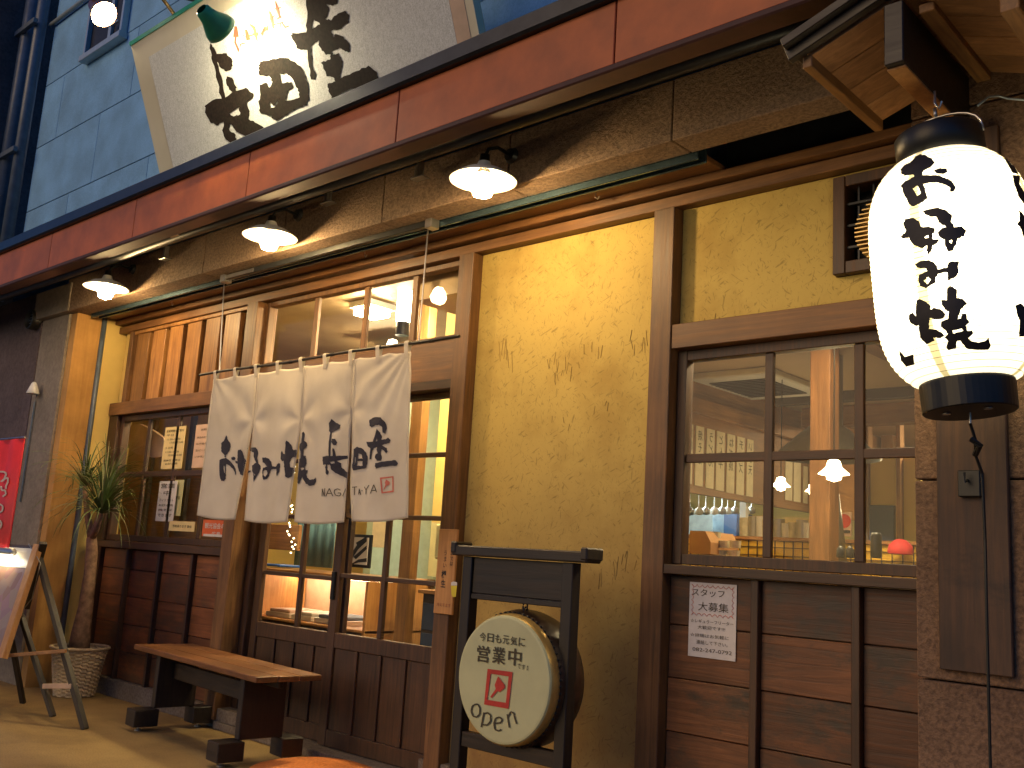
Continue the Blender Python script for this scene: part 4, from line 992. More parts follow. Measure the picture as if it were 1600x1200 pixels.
# brush lettering, traced as outlines
setA = [
 [[(190,100),(215,170),(250,225),(255,280),(235,350),(190,410),(185,450),(165,445),(160,405),(115,360),(108,300),(112,230),(150,195)]],
 [[(85,490),(120,470),(185,452),(235,490),(300,570),(330,630),(335,700),(322,735),(315,680),(285,620),(230,570),(190,550),(187,700),(185,780),(165,815),(120,820),(95,760),(85,640)], [(152,600),(160,575),(172,590),(174,690),(163,690)]],
 [[(265,455),(290,435),(320,445),(330,470),(310,495),(280,490)]],
 [[(370,330),(430,325),(450,370),(465,450),(490,520),(500,600),(480,690),(450,730),(415,720),(385,660),(370,600),(365,545),(330,535),(330,500),(360,505),(362,420)]],
 [[(480,650),(560,650),(560,680),(480,690)]],
 [[(505,300),(560,290),(640,290),(670,330),(685,380),(670,450),(680,500),(690,545),(720,570),(730,620),(700,690),(670,740),(620,830),(612,760),(610,700),(580,640),(580,570),(620,545),(650,530),(640,510),(605,440),(600,370),(560,350),(520,330)], [(618,708),(632,700),(640,720),(625,738)]],
 [[(750,455),(800,445),(860,470),(890,520),(905,585),(965,590),(980,560),(1010,530),(1035,545),(1035,600),(1020,680),(980,740),(970,690),(970,625),(900,632),(870,660),(855,740),(820,780),(770,795),(755,740),(755,660),(765,610),(830,590),(790,540),(760,520)], [(772,660),(800,642),(825,652),(830,700),(800,750),(774,730)]],
 [[(1130,185),(1170,215),(1200,270),(1215,330),(1255,320),(1260,380),(1245,440),(1215,440),(1190,470),(1175,540),(1180,600),(1220,610),(1215,680),(1200,740),(1150,770),(1115,740),(1105,640),(1100,560),(1095,500),(1065,510),(1040,460),(1045,380),(1060,345),(1090,390),(1110,400),(1112,300)]],
 [[(1355,60),(1380,40),(1405,80),(1400,190),(1440,210),(1455,260),(1430,300),(1400,330),(1395,410),(1410,440),(1415,415),(1435,425),(1440,470),(1445,540),(1420,590),(1430,640),(1460,650),(1450,690),(1435,720),(1450,760),(1490,795),(1540,790),(1565,780),(1585,760),(1590,830),(1560,880),(1490,890),(1430,860),(1400,800),(1375,740),(1350,800),(1320,860),(1280,850),(1280,770),(1300,650),(1305,560),(1310,480),(1340,450),(1340,350),(1310,300),(1320,240),(1350,210)], [(1345,612),(1405,607),(1410,633),(1352,648)]],
]
setB = [
 [[(230,115),(280,165),(335,190),(330,235),(280,260),(232,285),(225,400),(222,585),(203,585),(200,400),(212,290),(195,270),(195,170)]],
 [[(235,365),(280,365),(305,410),(295,445),(260,445),(235,415)]],
 [[(255,480),(275,505),(285,590),(250,590),(248,510)]],
 [[(120,590),(200,580),(280,582),(340,575),(400,570),(400,605),(340,620),(290,640),(330,670),(330,720),(360,750),(405,790),(400,860),(340,830),(270,790),(230,750),(215,690),(190,690),(185,740),(205,780),(185,820),(165,790),(160,720),(170,690),(130,690),(122,640)], [(215,655),(265,645),(270,672),(230,675)]],
 [[(490,490),(550,465),(620,490),(660,530),(685,590),(680,680),(660,735),(600,740),(540,755),(500,760),(485,740),(480,690),(490,600)], [(514,590),(528,600),(516,690),(506,690)], [(560,550),(605,560),(622,615),(562,612)], [(552,645),(622,645),(618,702),(543,705)]],
 [[(700,130),(760,95),(850,100),(900,160),(915,240),(900,305),(870,290),(865,220),(830,190),(780,195),(735,225),(705,200)]],
 [[(800,235),(840,290),(860,330),(850,380),(900,370),(930,350),(965,380),(950,420),(890,430),(850,445),(880,460),(915,480),(925,520),(910,550),(880,510),(850,500),(845,545),(860,600),(845,640),(800,640),(775,600),(780,565),(810,545),(795,500),(800,470),(765,480),(745,520),(730,625),(708,625),(710,560),(720,485),(685,460),(668,400),(720,405),(750,400),(775,330)], [(800,350),(806,390),(785,402)]],
 [[(780,670),(860,650),(940,640),(1020,630),(1055,670),(1040,700),(960,700),(860,715),(790,740),(775,710)]],
]
nag = []
for pl_ in ([(120,1085),(122,990),(148,1085),(155,985)], [(165,1085),(205,985),(240,1080)], [(180,1050),(228,1048)], [(315,1005),(290,988),(262,1000),(255,1030),(268,1070),(300,1078),(318,1065),(318,1040),(290,1040)], [(340,1080),(378,985)], [(480,970),(545,965)], [(512,968),(508,1065)], [(562,1060),(572,990),(592,1065)], [(567,1035),(583,1035)], [(600,1015),(616,1015)], [(640,965),(665,1005),(705,945)], [(665,1005),(665,1060)], [(725,1050),(765,940),(798,1035)], [(740,1015),(785,1010)]):
    nag += segs(pl_, 9)
stampB = [[[(835,850),(995,830),(1000,1030),(850,1048)], [(852,868),(978,848),(982,1012),(866,1028)]], [[(905,872),(950,905),(945,935),(918,952),(910,950),(882,1000),(875,996),(896,938),(890,910)]]]
def dilate(polys, d):
    out = []
    for loops in polys:
        nl = []
        for li, lp in enumerate(loops):
            n = len(lp); ar = sum(lp[i][0] * lp[(i + 1) % n][1] - lp[(i + 1) % n][0] * lp[i][1] for i in range(n)); sg = (1 if ar > 0 else -1) * (1 if li == 0 else -1)
            q = []
            for i in range(n):
                a, b, c = Vector(lp[i - 1]), Vector(lp[i]), Vector(lp[(i + 1) % n]); t = (c - a)
                if t.length < 1e-6: q.append(lp[i]); continue
                t.normalize(); q.append((b.x + t.y * d * sg, b.y - t.x * d * sg))
            nl.append(q)
        out.append(nl)
    return out
def roughen(polys, amp, sub=3): return [[rough_poly(lp, amp, sub) for lp in loops] for loops in polys]
def on_cloth(x, y, i):
    p = F(x, y, YN); return Vector((p.x, cloth_y(p.x, p.z) - .0025 - .0002 * (i % 5), p.z))
def in_cloth(c):
    p = F(c.x, c.y, YN)
    return any(edge_x(k, 0, p.z) + .001 < p.x < edge_x(k, 1, p.z) - .001 for k in range(4))
poly_mesh(zoomset(roughen(setA, 5), (335, 670), 10) + zoomset(roughen(setB, 4), (490, 640), 8), 2.2, on_cloth, in_cloth).build('brush_lettering', 'navyink', NR)
poly_mesh(zoomset(nag, (490, 640), 8), 2.5, on_cloth, in_cloth).build('small_lettering', 'darkink', NR)
poly_mesh(zoomset(stampB, (490, 640), 8), 2.5, on_cloth, in_cloth).build('red_stamp', 'lightink', NR)
rod = thing('curtain_rod', 'thin dark bamboo rod on two wires carrying the shop curtain', 'curtain rod', (-4.7, YN, 2.21))
ra, rb = F(312, 587, YN), F(718, 519, YN)
pts = [ra.lerp(rb, k / 12) for k in range(13)]
for k, p in enumerate(pts): p.z = 2.213 + (.004 * math.sin(k)); p.y = YN
MB().tube(pts, .009, 8).build('pole', 'darkwood', rod, smooth=True)
mb = MB()
for k in range(1, 12, 2): mb.tube([pts[k] - Vector((.01, 0, 0)), pts[k] + Vector((.01, 0, 0))], .0115, 8)
mb.build('bamboo_nodes', 'darkwood', rod)
for (xa, ya), (xb, yb_) in (((349, 452), (343, 578)), ((669, 356), (655, 527))):
    a, b = F(xa, ya, -.30), F(xb, yb_, YN); a.z = 2.845
    MB().tube([a, b, b + Vector((0, 0, -.02))], .0045, 6).build('wire', 'steel', rod)
rl = thing('curtain_track', 'slim dark metal track fixed under the stone beam above the curtain', 'track', (-4.7, -.33, 2.86))
a, b = F(352, 440, -.33), F(676, 352, -.33)
mb = MB(); mb.box(a.x, b.x, -.345, -.315, 2.835, 2.8695, .003); mb.build('track_bar', 'darkmetal', rl)
mb = MB(); mb.box(b.x - .03, b.x + .02, -.36, -.30, 2.82, 2.8695); mb.box(a.x - .02, a.x + .03, -.36, -.30, 2.82, 2.8695); mb.box(a.x + .03, a.x + .35, -.352, -.346, 2.838, 2.862); mb.build('end_cap', 'steel', rl)
# ================================================================== WALL LAMPS
def saucer_lamp(label):
    t = thing('wall_lamp', label, 'wall lamp', (0, 0, 0), 'white saucer lamps along the stone beam')
    MB().lathe([(.028, .085), (.032, .075), (.04, .055), (.10, .035), (.150, .002), (.156, -.004), (.152, -.006), (.10, .026), (.04, .045), (0, .05)], (0, 0, 0), 40).build('shade', 'enamel', t, smooth=True)
    MB().lathe([(.0, .0), (.026, -.004), (.046, -.036), (.054, -.07), (.042, -.104), (0, -.12)], (0, 0, .03), 20).build('bulb', 'bulb', t, smooth=True)
    MB().lathe([(.0, .09), (.022, .09), (.026, .05), (.03, .0), (.025, -.0), (0, .03)], (0, 0, .03), 20).build('socket', 'black', t, smooth=True)
    MB().tube([(0, 0, .11), (0, .02, .155), (0, .08, .185), (0, .16, .18)], .009, 8).build('arm', 'darkmetal', t, smooth=True)
    MB().lathe([(0, .02), (.03, .02), (.04, 0)], (0, .178, .18), 20, rx).build('wall_plate', 'darkmetal', t)
    return t
LY = -.63
lp = [(755, 281, 'saucer wall lamp above the yellow wall panel'), (422, 369, 'saucer wall lamp above the left part of the curtain'), (166, 449, 'saucer wall lamp at the left end of the beam')]
l0 = saucer_lamp(lp[0][2])
for i, (px, py, lab) in enumerate(lp):
    o = l0 if i == 0 else copy_tree(l0)
    o.location = F(px, py, LY); o['label'] = lab
# ================================================================== SHOP SIGN
bl, br = F(250, 270, -.75), F(748, 56, -.75)
slope = (-1.052 + .75) / (4.265 - 3.495)
nrm = Vector((0, -1, slope)).normalized(); upv = Vector((0, slope, 1)).normalized()
SP = Vector((0, -.75, 3.491))
def on_sign(x, y, off=0.):
    r = Vector(_ray(x, y)); c = Vector(CP); t = (SP - c).dot(nrm) / r.dot(nrm); return c + r * t + nrm * off
sg = thing('shop_sign', 'big grey hand lettered sign board leaning out over the orange canopy', 'sign', SP + Vector((-4.4, 0, 0)))
def slab(name, mat, x0, x1, s0, s1, d0, d1, parent):     # s = distance up the sign plane
    mb = MB(); vs = []
    for x in (x0, x1):
        for s_ in (s0, s1):
            for d in (d0, d1): q = SP + upv * s_ + nrm * d; vs.append((x, q.y, q.z))
    mb.add(vs, [(0, 1, 3, 2), (4, 6, 7, 5), (0, 4, 5, 1), (2, 3, 7, 6), (0, 2, 6, 4), (1, 5, 7, 3)]); return mb.build(name, mat, parent)
slab('board', 'signborder', -5.90, -2.99, -.19, .84, -.05, 0, sg)
slab('green_reflection', 'greenenamel', -5.905, -2.985, .825, .848, -.055, .006, sg)  # green strip paints a lamp reflection along the top edge
slab('face_sheet', 'sign', -5.72, -3.13, -.188, .70, .001, .004, sg)
slab('side_strip', 'plate', -3.13, -3.04, -.188, .70, .0005, .003, sg)
mb = MB()
for x in (-5.5, -4.4, -3.3): mb.box(x - .03, x + .03, -.72, -.31, 3.31, 3.35); mb.bar((x, -.95, 4.1), (x, -.305, 4.1), .03, .03)
mb.build('support_arm', 'darkmetal', sg)
signL = [
 [[(155,340),(185,390),(215,520),(250,680),(275,795),(245,795),(210,640),(170,480),(150,380)]],
 [[(195,430),(280,420),(325,480),(315,540),(280,555),(235,525),(205,480)]],
 [[(280,600),(320,610),(355,690),(340,720),(300,700),(278,640)]],
 [[(110,830),(170,785),(260,775),(340,710),(430,690),(485,730),(480,765),(435,800),(455,870),(445,930),(520,970),(590,1010),(520,1060),(430,1060),(360,1030),(325,980),(300,960),(300,1020),(350,1055),(350,1100),(310,1115),(270,1080),(250,1020),(255,945),(200,975),(150,950),(120,890)], [(300,885),(380,835),(385,895),(335,910)]],
 [[(540,490),(640,460),(740,455),(820,490),(880,560),(912,650),(922,760),(905,820),(830,840),(750,895),(670,942),(610,900),(545,880),(530,800),(545,740),(540,665),(590,650),(615,690),(640,640),(610,590),(540,590),(530,530)], [(695,575),(750,570),(800,620),(840,690),(855,760),(800,780),(735,785),(760,700),(800,680),(790,645),(710,650)], [(615,800),(640,825),(690,770),(662,832),(620,850)]],
 [[(905,-60),(1140,-60),(1140,30),(1100,40),(1060,30),(1075,90),(1050,150),(1100,160),(1150,110),(1200,85),(1235,130),(1225,180),(1150,230),(1090,240),(1110,300),(1125,270),(1190,290),(1235,340),(1235,410),(1210,400),(1160,370),(1100,400),(1110,430),(1150,420),(1185,480),(1170,560),(1155,640),(1135,640),(1110,600),(1060,590),(1020,490),(1085,470),(1095,430),(1050,420),(1005,360),(1000,310),(940,360),(935,420),(950,510),(975,580),(975,620),(940,620),(925,520),(915,390),(870,390),(830,370),(785,280),(790,260),(900,255),(910,150)], [(945,200),(960,150),(1010,190),(950,230)]],
 [[(1070,660),(1130,640),(1200,600),(1290,560),(1390,515),(1450,560),(1465,620),(1380,650),(1200,710),(1110,770),(1080,720)]],
]
poly_mesh(zoomset(roughen(dilate(signL, 3), 7, 4), (300, 0), 5), 12, lambda x, y, i: on_sign(x, y, .007 + .0003 * (i % 5))).build('brush_lettering', 'brownink', sg)
sm_ = []
for pts, w_ in (([(350,205),(352,290)],[20,46]),([(350,290),(345,330),(375,400),(388,345),(432,335)],[14,16,26,14,8]),([(400,275),(416,275)],12),([(430,230),(450,315)],[20,34]),([(425,290),(500,270)],12),([(460,190),(492,215),(505,270)],[14,26,20]),([(480,270),(528,265)],[20,30]),([(505,270),(518,325)],[24,8]),([(540,215),(578,205),(562,285),(545,268),(605,225)],9),([(600,198),(598,242)],10),([(613,88),(630,140),(645,225)],[14,28,16]),([(600,160),(660,120)],9),([(660,8),(675,70),(688,130)],[5,24,12]),([(655,70),(705,60)],9),([(668,155),(705,128)],[10,22]),([(640,195),(725,172)],10),([(700,180),(692,232)],9),([(712,180),(738,215),(766,203)],[10,20,14])):
    sm_.append(stroke(pts, w_))
poly_mesh(zoomset(sm_, (300, 0), 5), 12, lambda x, y, i: on_sign(x, y, .007 + .0003 * (i % 5))).build('small_lettering', 'rustink', sg)
def floodlamp(label, pos, aim, shade):
    t = thing('sign_floodlight', label, 'floodlight', pos, 'floodlights aimed at the shop sign')
    d = (Vector(aim) - Vector(pos)).normalized(); rot = d.to_track_quat('Z', 'Y').to_matrix()
    c = Vector(pos)
    MB().lathe([(.03, -.13), (.04, -.12), (.05, -.07), (.085, .0), (.090, .025), (.087, .025), (.082, .0), (.045, -.065), (0, -.07)], c, 28, rot).build('shade', shade, t, smooth=True)
    MB().lathe([(.0, -.06), (.03, -.055), (.055, -.01), (.06, .012), (.045, .03), (0, .042)], c, 24, rot).build('bulb', 'bulbsign', t, smooth=True)
    return t
la = F(341, 42, -1.20); lb = F(160, 20, -1.16)
f1 = floodlamp('green shaded floodlight in front of the sign lettering', la, la + Vector((-.10, .42, -.12)), 'greenenamel')
f2 = floodlamp('brown shaded floodlight in front of the upper window, left of the sign', lb, lb + Vector((.70, .22, -.62)), 'brownenamel')
q = on_sign(272, 22); MB().tube([q, q + Vector((-.05, -.10, .12)), la + Vector((-.05, -.06, .3)), la + Vector((.02, -.12, .12))], .012, 8).build('arm', 'brass', f1, smooth=True)
MB().tube([lb + Vector((-.05, -.06, .09)), lb + Vector((-.1, 0, .3)), (lb.x - .1, -.30, lb.z + .5)], .012, 8).build('arm', 'brownenamel', f2, smooth=True)
# ================================================================== LANTERN
YL = -.80
lc = F(1490, 423, YL)
tilt = math.radians(-5.0)
LR = Matrix.Rotation(tilt, 3, 'Y')
LN = thing('paper_lantern', 'glowing white paper lantern with black brush lettering hung from the eave beam', 'lantern', lc)
HH = .335; RM = .220
def lprof(z):
    t = min(1., abs(z) / HH); return RM * (1 - .62 * t ** 4.2) ** .62 if t < 1 else .11
def lr(z): return max(.105, lprof(z)) 
prof = []; nr = 42
for k in range(nr * 2 + 1):
    z = -HH + 2 * HH * k / (nr * 2); prof.append((lr(z) - (.0022 if k % 2 else 0), z))
mbl = MB().lathe(prof, lc, 72, None)
ob = mbl.build('paper_shell', 'lantern', LN, smooth=True); ob.rotation_euler = LR.to_euler()
mb = MB()
for k in range(0, nr * 2 + 1, 2):
    z = -HH + 2 * HH * k / (nr * 2)
    mb.tube([lc + Vector(((lr(z) + .0006) * math.cos(t), (lr(z) + .0006) * math.sin(t), z)) for t in (math.pi * 2 * q / 48 for q in range(49))], .0009, 4, False)
ob = mb.build('ribs', 'paper', LN); ob.rotation_euler = LR.to_euler()
ob = MB().lathe([(.0, HH + .085), (.118, HH + .085), (.122, HH + .08), (.122, HH - .01), (.11, HH - .01), (.10, HH + .05)], lc, 48).build('top_ring', 'black', LN, smooth=True); ob.rotation_euler = LR.to_euler()
ob = MB().lathe([(.095, -HH + .01), (.122, -HH + .01), (.124, -HH), (.122, -HH - .075), (.118, -HH - .078), (0, -HH - .078)], lc, 48).build('bottom_ring', 'black', LN, smooth=False); ob.rotation_euler = LR.to_euler()
mb = MB()
pts = []
for k in range(13):
    t = math.pi * k / 12; pts.append(lc + Vector((-.125 * math.cos(t) , 0, HH + .06 + .085 * math.sin(t) ** .7)))
mb.tube(pts, .004, 6); mb.tube([lc + Vector((0, 0, HH + .145)), lc + Vector((0, 0, HH + .175))], .006, 6)
for x in (-.05, .06):
    q_ = MB().lathe([(0, 0), (.012, 0), (.012, .003), (0, .003)], lc + Vector((x, -.04, -HH - .083)), 10).build('vent_disc', 'steel', LN); q_.rotation_euler = LR.to_euler()
ob = mb.build('bail', 'steel', LN, smooth=True); ob.rotation_euler = LR.to_euler()
LRi = LR.inverted()
def on_lantern(x, y, i):
    o_ = LRi @ (Vector(CP) - lc); d = LRi @ Vector(_ray(x, y)).normalized(); t = max(.5, o_.length - .5)
    best = None; tt = t
    while tt < o_.length + .3:
        q = o_ + d * tt
        if abs(q.z) < HH + .02 and math.hypot(q.x, q.y) <= lr(q.z) + .003: best = q; break
        tt += .002
    if best is None:            # beyond the limb: pull to the silhouette
        tt = -(o_.x * d.x + o_.y * d.y) / (d.x ** 2 + d.y ** 2); q = o_ + d * tt; z = max(-HH, min(HH, q.z)); k = lr(z) / max(1e-6, math.hypot(q.x, q.y)); best = Vector((q.x * k, q.y * k, z))
    k = (lr(best.z) + .0035) / math.hypot(best.x, best.y)
    return LR @ Vector((best.x * k, best.y * k, best.z)) + lc
lan1 = [
 [[(130,250),(160,210),(240,170),(290,110),(340,85),(400,100),(460,130),(490,175),(450,215),(380,250),(355,275),(360,315),(450,320),(540,320),(600,345),(680,380),(720,440),(705,480),(675,490),(670,440),(610,405),(540,385),(450,385),(365,400),(385,450),(410,560),(370,600),(310,625),(260,650),(220,620),(180,540),(150,460),(130,430),(180,380),(260,340),(280,325),(270,300),(220,300),(170,310),(135,285)], [(248,460),(310,415),(355,500),(305,545)]],
 [[(495,260),(560,240),(620,245),(632,275),(590,290),(520,285)]],
 [[(370,715),(440,690),(540,680),(620,705),(680,750),(670,830),(700,860),(710,890),(790,885),(835,920),(820,980),(745,1000),(725,1080),(690,1140),(650,1145),(620,1090),(615,1020),(560,990),(540,940),(580,900),(630,890),(610,860),(545,830),(525,765),(450,760),(400,740)], [(650,1035),(690,1015),(700,1040),(680,1070)]],
 [[(160,850),(175,800),(260,785),(320,820),(345,885),(430,885),(495,905),(490,940),(465,950),(470,1020),(540,1025),(520,1060),(470,1080),(455,1140),(430,1185),(415,1140),(420,1080),(360,1110),(280,1080),(230,1020),(215,990),(150,1000),(130,985),(180,950),(190,910)], [(380,995),(430,965),(435,1010),(400,1015)]]]
lan2 = [
 [[(290,165),(340,135),(430,125),(490,150),(520,190),(530,225),(640,205),(655,150),(700,135),(765,145),(745,190),(755,235),(735,290),(650,340),(640,245),(530,265),(505,300),(500,360),(400,425),(345,400),(325,340),(330,290),(420,240),(410,205),(340,200),(305,190)], [(370,340),(430,295),(465,335),(415,393)]],
 [[(305,560),(330,550),(400,580),(450,630),(450,670),(490,650),(560,665),(610,715),(590,755),(510,765),(445,750),(435,800),(430,880),(510,890),(570,920),(605,955),(560,970),(480,965),(495,1000),(415,1040),(345,970),(330,850),(330,830),(290,835),(240,810),(220,730),(255,700),(300,740),(300,640)]],
 [[(640,430),(670,410),(735,445),(735,540),(800,550),(850,595),(800,640),(775,660),(745,770),(790,765),(805,715),(840,715),(845,770),(880,800),(835,840),(850,905),(910,895),(915,925),(860,975),(900,1020),(980,1035),(1050,1020),(1090,985),(1105,1060),(1085,1100),(940,1100),(860,1090),(810,1040),(780,995),(735,1010),(725,1090),(650,1105),(630,1080),(655,1010),(610,970),(650,930),(620,885),(575,850),(575,800),(650,770),(660,680),(620,660),(580,600),(575,565),(640,565)], [(685,890),(800,865),(815,905),(710,935)]]]
lan3 = [[[(105,95),(135,110),(178,185),(150,175)]], [[(150,190),(185,195),(182,240),(212,290),(230,370),(212,345),(185,310),(160,240)]], [[(185,380),(205,410),(230,440),(230,560),(212,540),(195,480),(175,460),(190,440)]], [[(165,910),(190,900),(225,930),(225,1080),(185,1080),(190,990),(175,960)]]]
lan4 = [[[(290,940),(310,965),(340,955),(343,990),(315,997),(297,975)]]]
poly_mesh(zoomset(roughen(dilate(lan1, 8), 5), (1390, 230), 7.059) + zoomset(roughen(dilate(lan2, 8), 5), (1390, 390), 7.059), 3.2, on_lantern).build('brush_lettering', 'ink', LN)
for q_ in dilate(lan3, 4): poly_mesh(zoomset([q_], (1540, 220), 3.53), 3.2, on_lantern).build('side_lettering', 'ink', LN)
poly_mesh(zoomset(dilate(lan4, 2), (1280, 140), 2.306), 3.2, on_lantern).build('side_lettering', 'ink', LN)
rp = thing('lantern_rope', 'dark cord tied from the lantern foot straight down the pilaster', 'rope', lc)
f0 = lc + LR @ Vector((0, 0, -HH - .078))
MB().tube([f0, f0 + Vector((0, 0, -.03))], .003, 6).build('eye', 'steel', rp)
tp = [f0 + Vector((0, 0, -.03)), f0 + Vector((.006, .02, -.07)), f0 + Vector((-.004, .05, -.11)), f0 + Vector((.004, .08, -.16))]
for k in range(8): tp.append(Vector((f0.x + .004, f0.y + .09, f0.z - .16 - (f0.z - .16) * (k + 1) / 8)))
MB().tube(tp, .0045, 6).build('cord', 'black', rp)
mb = MB(); mb.tube([tp[1] + Vector((-.01, 0, 0)), tp[1] + Vector((.012, 0, -.02)), tp[2]], .009, 8); mb.build('knot', 'black', rp)
hk_ = thing('lantern_hook', 'small steel hook under the dark eave beam holding the lantern bail', 'hook', lc + Vector((0, 0, .5)))
t0 = lc + LR @ Vector((0, 0, HH + .172)); MB().tube([(t0.x, t0.y, 2.6), (t0.x, t0.y, t0.z + .02), (t0.x + .012, t0.y, t0.z), (t0.x + .02, t0.y, t0.z + .02)], .004, 6).build('hook_wire', 'steel', hk_)
cw = thing('power_cable', 'thin pale cable running from the lantern to the right pilaster', 'cable', F(1560, 155, -.5))
MB().tube([F(1528, 165, -.55), F(1545, 151, -.5), F(1560, 150, -.47), F(1575, 154, -.465), F(1620, 158, -.462)], .0035, 6).build('cable_run', 'alu', cw, smooth=True)
# ================================================================== DRUM SIGN AND ITS STAND
YS = -.50
sd = thing('drum_stand', 'dark wooden gate shaped stand holding the round open sign', 'stand', (-2.77, YS, 0))
box('top_beam', 'darkwood', -3.14, -2.39, YS - .05, YS + .05, 1.155, 1.20, sd, ch=.006)
box('top_beam_end', 'darkwood', -2.42, -2.385, YS - .055, YS + .055, 1.165, 1.215, sd, ch=.006)
box('top_beam_end', 'darkwood', -3.145, -3.11, YS - .055, YS + .055, 1.165, 1.215, sd, ch=.006)
for x in (-3.06, -2.50): box('upright', 'darkwoodz', x - .027, x + .027, YS - .027, YS + .027, .04, 1.153, sd)
box('cross_board', 'darkwood', -3.032, -2.528, YS - .015, YS + .015, 1.0, 1.152, sd)
box('cross_rail', 'darkwood', -3.032, -2.528, YS - .02, YS + .02, .975, .999, sd)
box('lower_rail', 'darkwood', -3.032, -2.528, YS - .02, YS + .02, .37, .43, sd)
for x in (-3.06, -2.50): box('foot', 'darkwood', x - .03, x + .03, YS - .22, YS + .22, .0, .045, sd)
YD = -.60; dcx, dcz = -2.748, .678; DR = .25
dm = thing('drum_sign', 'round barrel drum painted as an open sign hanging in the dark stand', 'drum', (dcx, YD, dcz))
MB().lathe([(.0, 0), (DR - .012, 0), (DR - .004, -.002), (DR, -.010)], (dcx, YD, dcz), 72, rx).build('drum_skin', 'drumskin', dm, smooth=False)
MB().lathe([(DR, -.010), (DR + .006, -.02), (DR + .008, -.05)], (dcx, YD, dcz), 72, rx).build('skin_rim', 'gold', dm, smooth=True)
MB().lathe([(DR + .008, -.05), (DR + .012, -.06), (DR + .022, -.09), (DR + .026, -.12), (DR + .022, -.16), (DR + .01, -.20), (0, -.21)], (dcx, YD, dcz), 72, rx).build('barrel', 'drumbody', dm, smooth=True)
stud = None
me_ = None
for k in range(64):
    t = 2 * math.pi * k / 64; c = Vector((dcx + (DR + .011) * math.cos(t), YD + .052, dcz + (DR + .011) * math.sin(t)))
    if stud is None:
        stud = MB().lathe([(.0, .006), (.005, .004), (.007, 0)], (0, 0, 0), 8, rx); base = Vector((dcx, YD, dcz))
        stud = MB(); stud.lathe([(.0, .006), (.005, .004), (.007, 0)], base, 8); s0 = stud.build('stud', 'black', dm); me_ = s0.data; so_ = s0
    else:
        so_ = bpy.data.objects.new('stud', me_); COL.objects.link(so_); so_.parent = dm
    so_.location = c - base; so_.rotation_euler = (math.pi / 2, 0, 0); so_.rotation_euler = Vector((math.cos(t), 0, math.sin(t))).to_track_quat('Z', 'Y').to_euler()
def dz(x, y): return F(710 + x / 5.456, 950 + y / 5.456, YD)
def dtext(body, x0, y0, x1, y1, h=None, off=.01, mat='darkink', d=.004):
    a, b = dz(x0, y0), dz(x1, y1); mb = MB(); n = len(body)
    for k, chh in enumerate(body):
        c = a.lerp(b, (k + .5) / n); w_ = (b.x - a.x) / n * .82
        if chh in '。': w_ *= .35
        text_mb(chh, c.x - w_ / 2, c.x + w_ / 2, c.z, YD - d, h=h, off=off, mb=mb)
    return mb.build('writing', mat, dm)
dtext('今日も元気に', 215, 240, 615, 295, .034)
dtext('営業中', 185, 385, 590, 425, .066, .016)
dtext('です。', 540, 492, 645, 515, .02)
fr_ = [[[(282,518),(496,546),(460,860),(252,822)], [(310,560),(462,583),(438,808),(280,782)]], [[(372,582),(392,610),(428,655),(430,680),(385,718),(368,708),(318,768),(305,758),(352,690),(343,655)]]]
poly_mesh(zoomset(fr_, (710, 950), 5.456), 60, lambda x, y, i: F(x, y, YD - .004)).build('red_emblem', 'redink', dm)
ol = []
for pl_ in ([(185,818),(152,835),(142,880),(158,922),(190,930),(215,905),(218,855),(200,822),(185,818)], [(252,890),(240,950),(228,1015)], [(250,900),(285,892),(308,915),(308,965),(280,998),(240,995)], [(335,985),(395,978),(408,950),(385,930),(350,940),(336,985),(345,1035),(375,1048),(400,1035)], [(450,905),(458,960),(468,1020)], [(455,930),(480,885),(505,895),(515,940),(530,988)]):
    ol += segs(pl_, 13)
poly_mesh(zoomset(ol, (710, 950), 5.456), 40, lambda x, y, i: F(x, y, YD - .004 - .0001 * (i % 7))).build('open_lettering', 'darkink', dm)
mb = MB()
for c, vert in (((-2.735, YS, .965), 0), ((-2.73, YS, .945), 1)):
    n = 14; mb.tube([Vector(c) + Vector((.012 * math.cos(2 * math.pi * k / n) if not vert else 0, .012 * math.cos(2 * math.pi * k / n) if vert else 0, .018 * math.sin(2 * math.pi * k / n))) for k in range(n + 1)], .0035, 6, False)
mb.tube([(-2.735, YS, 1.0), (-2.735, YS, .98)], .004, 6); mb.tube([(-2.73, YS - .03, .926), (-2.73, YS + .01, .93), (-2.73, YS, .94)], .004, 6)
mb.build('hanging_chain', 'black', dm)
# ================================================================== PLAQUE, POSTER
pq = thing('wooden_plaque', 'narrow tan wooden plaque with a painted beer glass beside the doors', 'plaque', (-3.66, -.055, .86))
box('board', 'palew', -3.735, -3.60, -.068, -.052, .86, 1.285, pq)
vt_ = MB(); zz = lambda x, y: F(684 + x / 8, 820 + y / 8, -.069)
a, b = zz(170, 180), zz(235, 320); text_mb('当', a.x, b.x, zz(205, 250).z, -.0695, h=.04, off=.02, mb=vt_)
text_mb('店では', zz(185, 0).x, zz(225, 0).x, zz(205, 420).z, -.0695, h=.075, vertical=True, line=1.1, mb=vt_, off=.01)
text_mb('樽生', zz(90, 0).x, zz(150, 0).x, zz(115, 680).z, -.0695, h=.085, vertical=True, line=1.1, mb=vt_, off=.02)
text_mb('うまい', zz(105, 0).x, zz(145, 0).x, zz(125, 430).z, -.0695, h=.085, vertical=True, line=1.1, mb=vt_, off=.0)
vt_.build('writing', 'ink', pq)
gl_ = [[[(165, 760), (240, 760), (225, 900), (190, 905), (172, 880)]]]
poly_mesh(zoomset(gl_, (684, 820), 8), 50, lambda x, y, i: F(x, y, -.0695)).build('painted_beer', plain('yellow paint', (.62, .50, .03), .6), pq)
